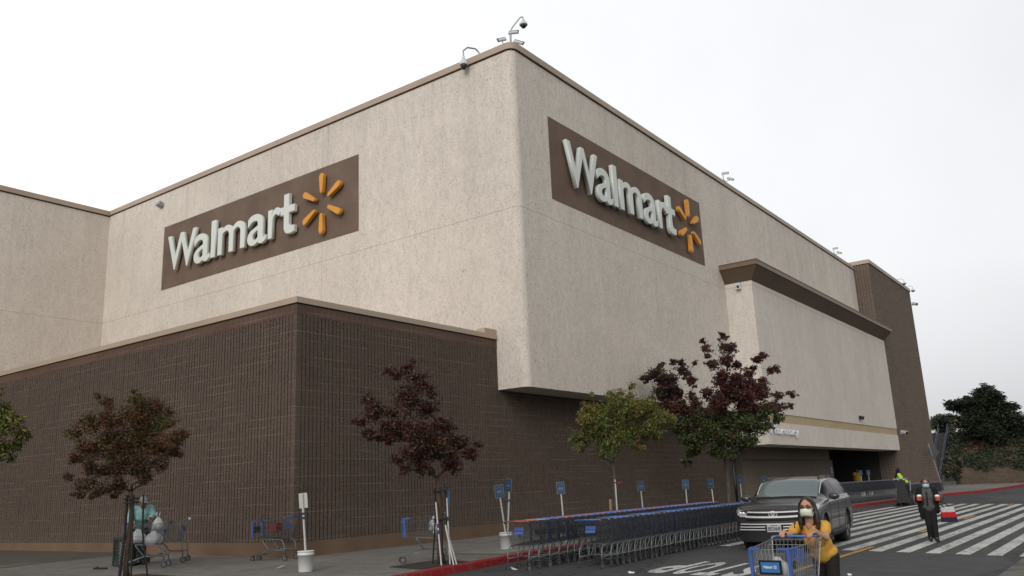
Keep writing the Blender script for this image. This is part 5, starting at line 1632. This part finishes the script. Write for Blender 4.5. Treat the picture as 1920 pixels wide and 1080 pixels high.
    if 'mask' in opts:
        m = MB(); vs = []; nu, nv = 12, 8
        for a in range(nv + 1):
            z = -.100 + .098 * a / nv
            for c in range(nu + 1):
                f = -1 + 2 * c / nu
                ang = f * 1.25
                r = .080 + .012 * math.sin(PI * a / nv) * (1 - f * f) + (.022 * (1 - f * f) * (1 - abs(a / nv - .62) * 1.3))
                vs.append(H(.018 + r * math.cos(ang) * (.98 if a else .88), r * .92 * math.sin(ang) * (1 if 0 < a else .8), z - .012 * f * f + .004 * math.sin(a * 2.2)))
        m.add(vs, [(a * (nu + 1) + c, a * (nu + 1) + c + 1, (a + 1) * (nu + 1) + c + 1, (a + 1) * (nu + 1) + c) for a in range(nv) for c in range(nu)])
        mo = m.build('face_mask', opts['mask'], g, True)
        so = mo.modifiers.new('s', 'SOLIDIFY'); so.thickness = .004; bake(mo)
        m = MB()
        for s in (-1, 1): m.tube([H(.045, .072 * s, -.012), H(.0, .084 * s, .01)], .0025, 4); m.tube([H(.045, .070 * s, -.085), H(.0, .084 * s, -.02)], .0025, 4)
        m.build('ear_loop', opts['mask'], mo)
    if opts.get('glasses'):
        m = MB()
        for s in (-1, 1):
            c = H(.104, .034 * s, .008)
            m.tube([c + R @ V((-.006 * abs(math.cos(2 * PI * i / 14)), .027 * math.cos(2 * PI * i / 14), .019 * math.sin(2 * PI * i / 14))) for i in range(15)], .0032, 5, False)
            m.tube([H(.098, .060 * s, .014), H(.0, .082 * s, .012)], .0028, 5)
        m.tube([H(.107, -.008, .012), H(.107, .008, .012)], .003, 5)
        gl = m.build('glasses', M_LENS, g)
        m = MB()
        for s in (-1, 1): m.ell(H(.102, .034 * s, .008), (.003, .025, .017), R, 12, 6)
        m.build('lens', M_LENS, gl) if opts['glasses'] == 2 else None
    return g, H, j
def stand(h=1.6):
    k = h / 1.6
    J = dict(pel=(0, 0, .88), chest=(0, 0, 1.18), neck=(-.005, 0, 1.36), head=(.02, 0, 1.485), shL=(0, .175, 1.315), elL=(-.02, .22, 1.06), wrL=(.04, .22, .84),
             hipL=(0, .09, .84), knL=(.02, .095, .46), anL=(-.02, .10, .085))
    for a in ('sh', 'el', 'wr', 'hip', 'kn', 'an'): J[a + 'R'] = mirror(J[a + 'L'])
    return {q: tuple(c * k for c in p) for q, p in J.items()}
# woman in yellow pushing the nearest cart: local frame of her cart (x forward)
J = stand(1.5)
J.update(pel=(-.56, .12, .76), chest=(-.42, .075, 1.00), neck=(-.325, .072, 1.168), head=(-.275, .075, 1.305), shL=(-.375, .225, 1.095), shR=(-.36, -.10, 1.09), elL=(-.22, .275, .965), elR=(-.20, -.175, .985), wrL=(-.055, .205, 1.045), wrR=(-.075, -.165, 1.05),
         hipL=(-.56, .20, .73), hipR=(-.56, .04, .73), knL=(-.50, .20, .40), knR=(-.64, .05, .38), anL=(-.58, .21, .08), anR=(-.86, .06, .12))
cf = (10.15, 3.443, zr(3.44) + .05)
wom, Hh, jj = person('woman in a yellow top, glasses and a pale mask pushing the nearest cart', cf, 3.117, J, M_SK1, C_YEL, C_DRK, M_HAIR1,
    dict(voxel=.0075, fat=.89, look=(1, .02, .05), thick=.012, sleeve=.42, hair='long', mask=M_MASK1, glasses=1, hem=.9, chest_f=(1, 0, -.45), curlL=1.15, curlR=1.15, handL=(1, -.25, -.10), handR=(1, .1, -.10), palmL=(0, 0, -1), palmR=(0, 0, -1), flip=-1))
# embroidered neckline
top_o = [c for c in wom.children if c.name.startswith('top')][0]
m = MB()
C = frame((1, 0, -.45), jj['neck'] - jj['pel'])
rr = random.Random(4)
for s in (-1, 1):
    for k in range(26):
        f = k / 25
        y = (.075 - .055 * f ** 1.6) * s; z = .135 - .21 * f
        x = max([a + rx * math.sqrt(max(0, 1 - (y / ry) ** 2 - ((z - cz) / rz_) ** 2)) for a, cz, rx, ry, rz_ in ((0, .02, .12, .167, .17), (.055, -.05, .092, .144, .11))]) - .004
        m.ell(jj['chest'] + C @ V((x + .004, y + rr.uniform(-.008, .008), z)), rr.uniform(.009, .015), None, 6, 5)
m.build('embroidery', C_EMB, top_o)
m = MB()
m.ell(jj['chest'] + C @ V((.058, 0, .125)), (.042, .05, .075), C, 12, 10); m.build('neckline_skin', M_SK1, top_o, True)
g = thing('shoulder_bag', 'dark strap and bag hung on the shoulder of the woman in yellow', 'bag', cf, 3.117)
m = MB(); m.tube([(-.42, -.135, 1.125), (-.335, -.115, 1.15), (-.262, -.105, 1.08), (-.252, -.115, .98), (-.28, -.14, .87), (-.35, -.19, .80)], .012, 6); m.tube([(-.42, -.135, 1.125), (-.50, -.17, .98), (-.52, -.22, .80)], .012, 6); m.build('strap', M_DK, g)
m = MB(); m.ell((-.46, -.24, .69), (.14, .06, .12)); m.build('bag_body', M_DK, g, True)
m = MB(); m.tube([V((-.055, .205, 1.045)) + V((.035 * 0, .034 * math.cos(a), .03 * math.sin(a))) for a in [i * PI / 6 for i in range(13)]], .006, 5); m.build('watch', M_GREYM, wom)
# woman far back on the crossing
J = stand(1.5)
J.update(elL=(-.03, .235, 1.0), wrL=(.15, .21, .985), elR=(-.03, -.235, 1.0), wrR=(.15, -.20, 1.0), knL=(.03, .07, .43), anL=(.05, .06, .08), knR=(.0, -.06, .43), anR=(-.08, -.05, .085), hipL=(0, .08, .79), hipR=(0, -.08, .79))
fw_loc = (23.48, 4.57, zr(4.57) + .01); fw_rz = math.atan2(-.25, -.97)
fwm, Hf, jf = person('woman in a black cardigan and blue mask walking over the crossing', fw_loc, fw_rz, J, M_SK2, C_GRY, C_BLK, M_HAIR2,
    dict(fat=.86, sleeve=.2, thick=.010, hair='bob', mask=M_MASK2, glasses=2, hem=1.0, curlL=1.0, curlR=1.0, handL=(.5, 0, .85), handR=(.5, 0, .85), palmL=(.7, -.7, 0), palmR=(.7, .7, 0), toeL=(.13, .02, -.035), toeR=(.13, -.02, -.035)))
m = MB()
for s, q in ((1, 'L'), (-1, 'R')):
    a, e, w = jf['sh' + q], jf['el' + q], jf['wr' + q]
    m.cap(jf['chest'] + V((-.03, .06 * s, .10)), a + V((0, -.006 * s, -.008)), .088, .078); m.cap(a, e, .078, .064); m.cap(e, e.lerp(w, .9), .064, .050)
    for z0, z1, r0, r1 in ((1.22, .98, .092, .092), (.98, .74, .092, .082), (.74, .58 if s < 0 else .70, .080, .05)):
        m.cap((-.02, .145 * s, z0), (-.04, (.165 if z1 > .7 else .18) * s, z1), r0, r1)
m.cap((-.08, 0, 1.20), (-.09, 0, .72), .15, .16)
blob('cardigan', m, C_BLK, fwm, .011, 3)
m = MB(); m.tube([(.155, -.012, 1.20), (.165, -.02, 1.05), (.165, -.03, .85)], .014, 6); m.build('placket', C_BLK, fwm)
M_PKO = simple('orange_pack', (.46, .065, .02), .45, 0, .4, .3, 30)
for s, q, lab in ((1, 'L', 'orange and white pack in the hand on the bag side of the walking woman'), (-1, 'R', 'orange and white pack in the free hand of the walking woman')):
    w = jf['wr' + q]
    p = fwm.matrix_basis @ (w + V((.085, -.005 * s, .055)))
    g = thing('snack_pack', lab, 'food pack', p, fw_rz + .35 * s)
    m = MB(); m.lathe([(.045, -.07), (.052, -.06), (.056, .03), (.05, .035)], 14); m.box((.0, 0, -.02), (.10, .09, .08)); m.build('sleeve', M_PKO, g)
    m = MB(); m.ell((0, 0, .045), (.058, .058, .034)); m.build('lid', M_WHITE, g, True)
g = thing('tote_bag', 'cream, red and navy tote bag hanging from the arm of the walking woman', 'bag', fwm.matrix_basis @ V((.12, .40, .46)), fw_rz)
def tote(z0, z1, mat, nm, grow=0):
    m = MB(); vs = []
    n = 16
    for z in (z0, z1):
        f = z / .36
        for i in range(n):
            a = 2 * PI * i / n
            c_, s_ = math.cos(a), math.sin(a)
            ex = lambda v, p: math.copysign(abs(v) ** p, v)
            vs.append(((.085 - .03 * f) * ex(c_, .6), (.19 - .045 * f) * ex(s_, .6), z))
    fs = [(i, (i + 1) % n, n + (i + 1) % n, n + i) for i in range(n)] + [tuple(range(n - 1, -1, -1)), tuple(range(n, 2 * n))]
    m.add(vs, fs).build(nm, mat, g)
tote(0, .115, cloth('navy_canvas', (.018, .018, .035)), 'navy_base'); tote(.1152, .235, cloth('red_canvas', (.38, .012, .018)), 'red_band'); tote(.2352, .36, cloth('cream_canvas', (.42, .40, .38)), 'cream_top')
for yy in (-.02, .02):
    m = MB(); m.tube([(.05 * (1 if yy > 0 else -1), -.09, .34), (.02, -.165, .50), (.0, -.18, .56), (-.0, -.14, .52), (.04 * (1 if yy > 0 else -1), .06, .35)], .013, 6); m.build('handle', M_DK, g)
# man in teal bending over the carts by the staked tree
J = stand(1.66)
J.update(pel=(-.10, 0, .86), chest=(.06, .0, 1.10), neck=(.15, .0, 1.27), head=(.225, .0, 1.355), shL=(.10, .185, 1.22), shR=(.10, -.185, 1.22), elL=(.17, .26, 1.03), wrL=(.34, .13, 1.02), elR=(.16, -.26, .98), wrR=(.34, -.22, .90), hipL=(-.10, .09, .83), hipR=(-.10, -.09, .83))
person('man in a teal shirt bending over the bag-filled cart behind the staked tree', (10.72, 18.36, zw(18)), -1.85, J, M_SK3, C_TEAL, C_JEAN, M_HAIR3,
       dict(fat=1.12, sleeve=1.85, hair='cap', hem=1.0, look=(.9, .0, -.42), curlL=1.0, curlR=.8, voxel=.010, chest_f=(1, 0, -.4), palmL=(0, 0, -1), palmR=(0, 0, -1)))
# hi-vis worker behind his machine
J = stand(1.74)
J.update(elL=(.10, .24, 1.17), wrL=(.33, .13, 1.10), elR=(.08, -.24, 1.17), wrR=(.32, -.12, 1.08))
wloc = (45.35, 9.95, zr(10))
wk, Hw, jw = person('worker in a lime hi-vis jacket and dark hood standing at the black cart machine', wloc, math.atan2(-.95, .2), J, M_SK3, C_LIME, C_NAVY, C_NAVY, dict(fat=1.1, sleeve=1.9, hair='hood', hem=1.0, thick=.03, voxel=.014, eyes=True))
m = MB()
m.cap(jw['chest'] + V((-.03, 0, .16)), jw['chest'] + V((-.08, 0, -.05)), .15, .14); m.cap(jw['chest'] + V((-.03, -.15, .12)), jw['elR'] + V((0, -.02, 0)), .085, .075)
blob('dark_vest', m, C_NAVY, wk, .014, 3)
g = thing('cart_machine', 'black wheeled machine with a grey clear sign panel, between the two stored cart rows', 'cart pusher', (44.75, 9.75, zr(9.7)), .1)
M_CLR = simple('grey_panel', (.30, .31, .36), .3, 0, .5, .15)
m = MB(); m.box((0, 0, .30), (.92, .56, .32)); m.box((.05, 0, .58), (.66, .50, .24)); m.box((.10, 0, .72), (.50, .46, .10)); m.box((-.32, 0, .80), (.14, .40, .80)); m.box((.02, -.32, .72), (.06, .06, .5)); m.build('housing', M_DK, g)
m = MB(); m.box((-.02, -.36, .92), (.44, .03, .46), (.1, 0, .1)); m.build('sign_panel', M_CLR, g)
m = MB(); m.tube([(-.34, -.3, 1.18), (-.42, -.3, 1.26), (-.42, .3, 1.26), (-.34, .3, 1.18)], .025, 6); m.build('handle_bar', M_GREYM, g)
for x in (-.33, .33):
    for y in (-.30, .30):
        m = MB(); m.lathe([(.06, -.04), (.125, -.045), (.13, 0), (.125, .045), (.06, .04)], 16, Matrix.Translation((x, y, .13)) @ Matrix.Rotation(PI / 2, 4, 'X')); m.build('wheel', M_TYRE2, g)
m = MB(); m.lathe([(.035, -.008), (.04, .008)], 10, Matrix.Translation((-.20, -.33, .55)) @ Matrix.Rotation(PI / 2, 4, 'X')); m.build('badge', M_GREYM, g)
# person with a yellow vest in the dark entrance
person('person in a yellow vest standing in the dark entrance behind the stored carts', (60.4, 15.9, .22), math.atan2(-.7, -.7), stand(1.70), M_SK3, C_VEST, C_NAVY, M_HAIR1, dict(fat=1.1, sleeve=.3, voxel=.016, hem=1.0, thick=.03))
# ---------------------------------------------------------------- camera, sky, sun
cam = bpy.data.cameras.new('Camera'); co = bpy.data.objects.new('Camera', cam); COL.objects.link(co)
Rr, Uu, Ff = V((0.59530217, -0.80233496, -0.04328891)), V((-0.16277481, -0.17318042, 0.97134592)), V((0.78684159, 0.57119799, 0.23369461))
co.matrix_world = Matrix(((Rr.x, Uu.x, -Ff.x, 0), (Rr.y, Uu.y, -Ff.y, 0), (Rr.z, Uu.z, -Ff.z, 1.5), (0, 0, 0, 1)))
cam.sensor_width = 36; cam.lens = 1577.7472 / 1920 * 36; cam.clip_end = 3000; cam.clip_start = .05
SC.camera = co
EL, AZ = math.radians(28), math.radians(200)     # AZ: the direction the light comes from, from +x towards +y
w = bpy.data.worlds.new('World'); SC.world = w; w.use_nodes = True
nt = w.node_tree; bg = nt.nodes['Background']
sky = nt.nodes.new('ShaderNodeTexSky'); sky.sky_type = 'NISHITA'; sky.sun_disc = False
sky.sun_elevation = EL; sky.sun_rotation = PI / 2 - AZ; sky.dust_density = 6; sky.air_density = 1.5; sky.ozone_density = 1
hs = nt.nodes.new('ShaderNodeHueSaturation'); hs.inputs['Saturation'].default_value = .06
nt.links.new(sky.outputs[0], hs.inputs['Color'])
# cloud deck: bright low down, unseen part overhead dimmed to light the ground less
tc = nt.nodes.new('ShaderNodeTexCoord'); sp = nt.nodes.new('ShaderNodeSeparateXYZ'); nt.links.new(tc.outputs['Generated'], sp.inputs[0])
rp = nt.nodes.new('ShaderNodeValToRGB'); e = rp.color_ramp.elements
STOPS = ((0, .74), (.03, .80), (.10, .93), (.22, 1.10), (.56, 1.14), (.75, .68), (1, .5))
while len(e) < len(STOPS): e.new(.5)
for el, (p, c) in zip(e, STOPS): el.position = p; el.color = (c * .992, c, c * 1.018, 1)
nt.links.new(sp.outputs[2], rp.inputs[0])
dt = nt.nodes.new('ShaderNodeVectorMath'); dt.operation = 'DOT_PRODUCT'; nt.links.new(tc.outputs['Generated'], dt.inputs[0]); dt.inputs[1].default_value = (math.cos(math.radians(112)), math.sin(math.radians(112)), 0)
ma = nt.nodes.new('ShaderNodeMath'); ma.operation = 'MULTIPLY_ADD'; nt.links.new(dt.outputs['Value'], ma.inputs[0]); ma.inputs[1].default_value = .24; ma.inputs[2].default_value = .965
# flat cloud radiance mixed with the clear-sky model
mx = nt.nodes.new('ShaderNodeMix'); mx.data_type = 'RGBA'; mx.inputs[0].default_value = .85
nt.links.new(hs.outputs[0], mx.inputs[6]); mx.inputs[7].default_value = (10, 10, 10.1, 1)
m1 = nt.nodes.new('ShaderNodeVectorMath'); m1.operation = 'MULTIPLY'; nt.links.new(mx.outputs[2], m1.inputs[0]); nt.links.new(rp.outputs[0], m1.inputs[1])
m2 = nt.nodes.new('ShaderNodeVectorMath'); m2.operation = 'SCALE'; nt.links.new(m1.outputs[0], m2.inputs[0]); nt.links.new(ma.outputs[0], m2.inputs['Scale'])
cn = nt.nodes.new('ShaderNodeTexNoise'); cn.inputs['Scale'].default_value = 3.2; cn.inputs['Detail'].default_value = 5; nt.links.new(tc.outputs['Generated'], cn.inputs['Vector'])
cm = nt.nodes.new('ShaderNodeMapRange'); cm.inputs[1].default_value = .3; cm.inputs[2].default_value = .7; cm.inputs[3].default_value = .955; cm.inputs[4].default_value = 1.045; nt.links.new(cn.outputs[0], cm.inputs[0])
m3 = nt.nodes.new('ShaderNodeVectorMath'); m3.operation = 'SCALE'; nt.links.new(m2.outputs[0], m3.inputs[0]); nt.links.new(cm.outputs[0], m3.inputs['Scale'])
nt.links.new(m3.outputs[0], bg.inputs['Color']); bg.inputs['Strength'].default_value = .1
sl = bpy.data.lights.new('Sun', 'SUN'); sl.energy = 1.5; sl.angle = math.radians(40); sl.color = (1, .965, .92)
so = bpy.data.objects.new('Sun', sl); COL.objects.link(so)
d = V((math.cos(EL) * math.cos(AZ), math.cos(EL) * math.sin(AZ), math.sin(EL)))
so.rotation_euler = d.to_track_quat('Z', 'Y').to_euler()
vs_ = SC.view_settings; vs_.view_transform = 'Standard'; vs_.look = 'None'; vs_.exposure = 0; vs_.gamma = 1; vs_.use_curve_mapping = False
SC.cycles.max_bounces = 6; SC.cycles.use_denoising = True
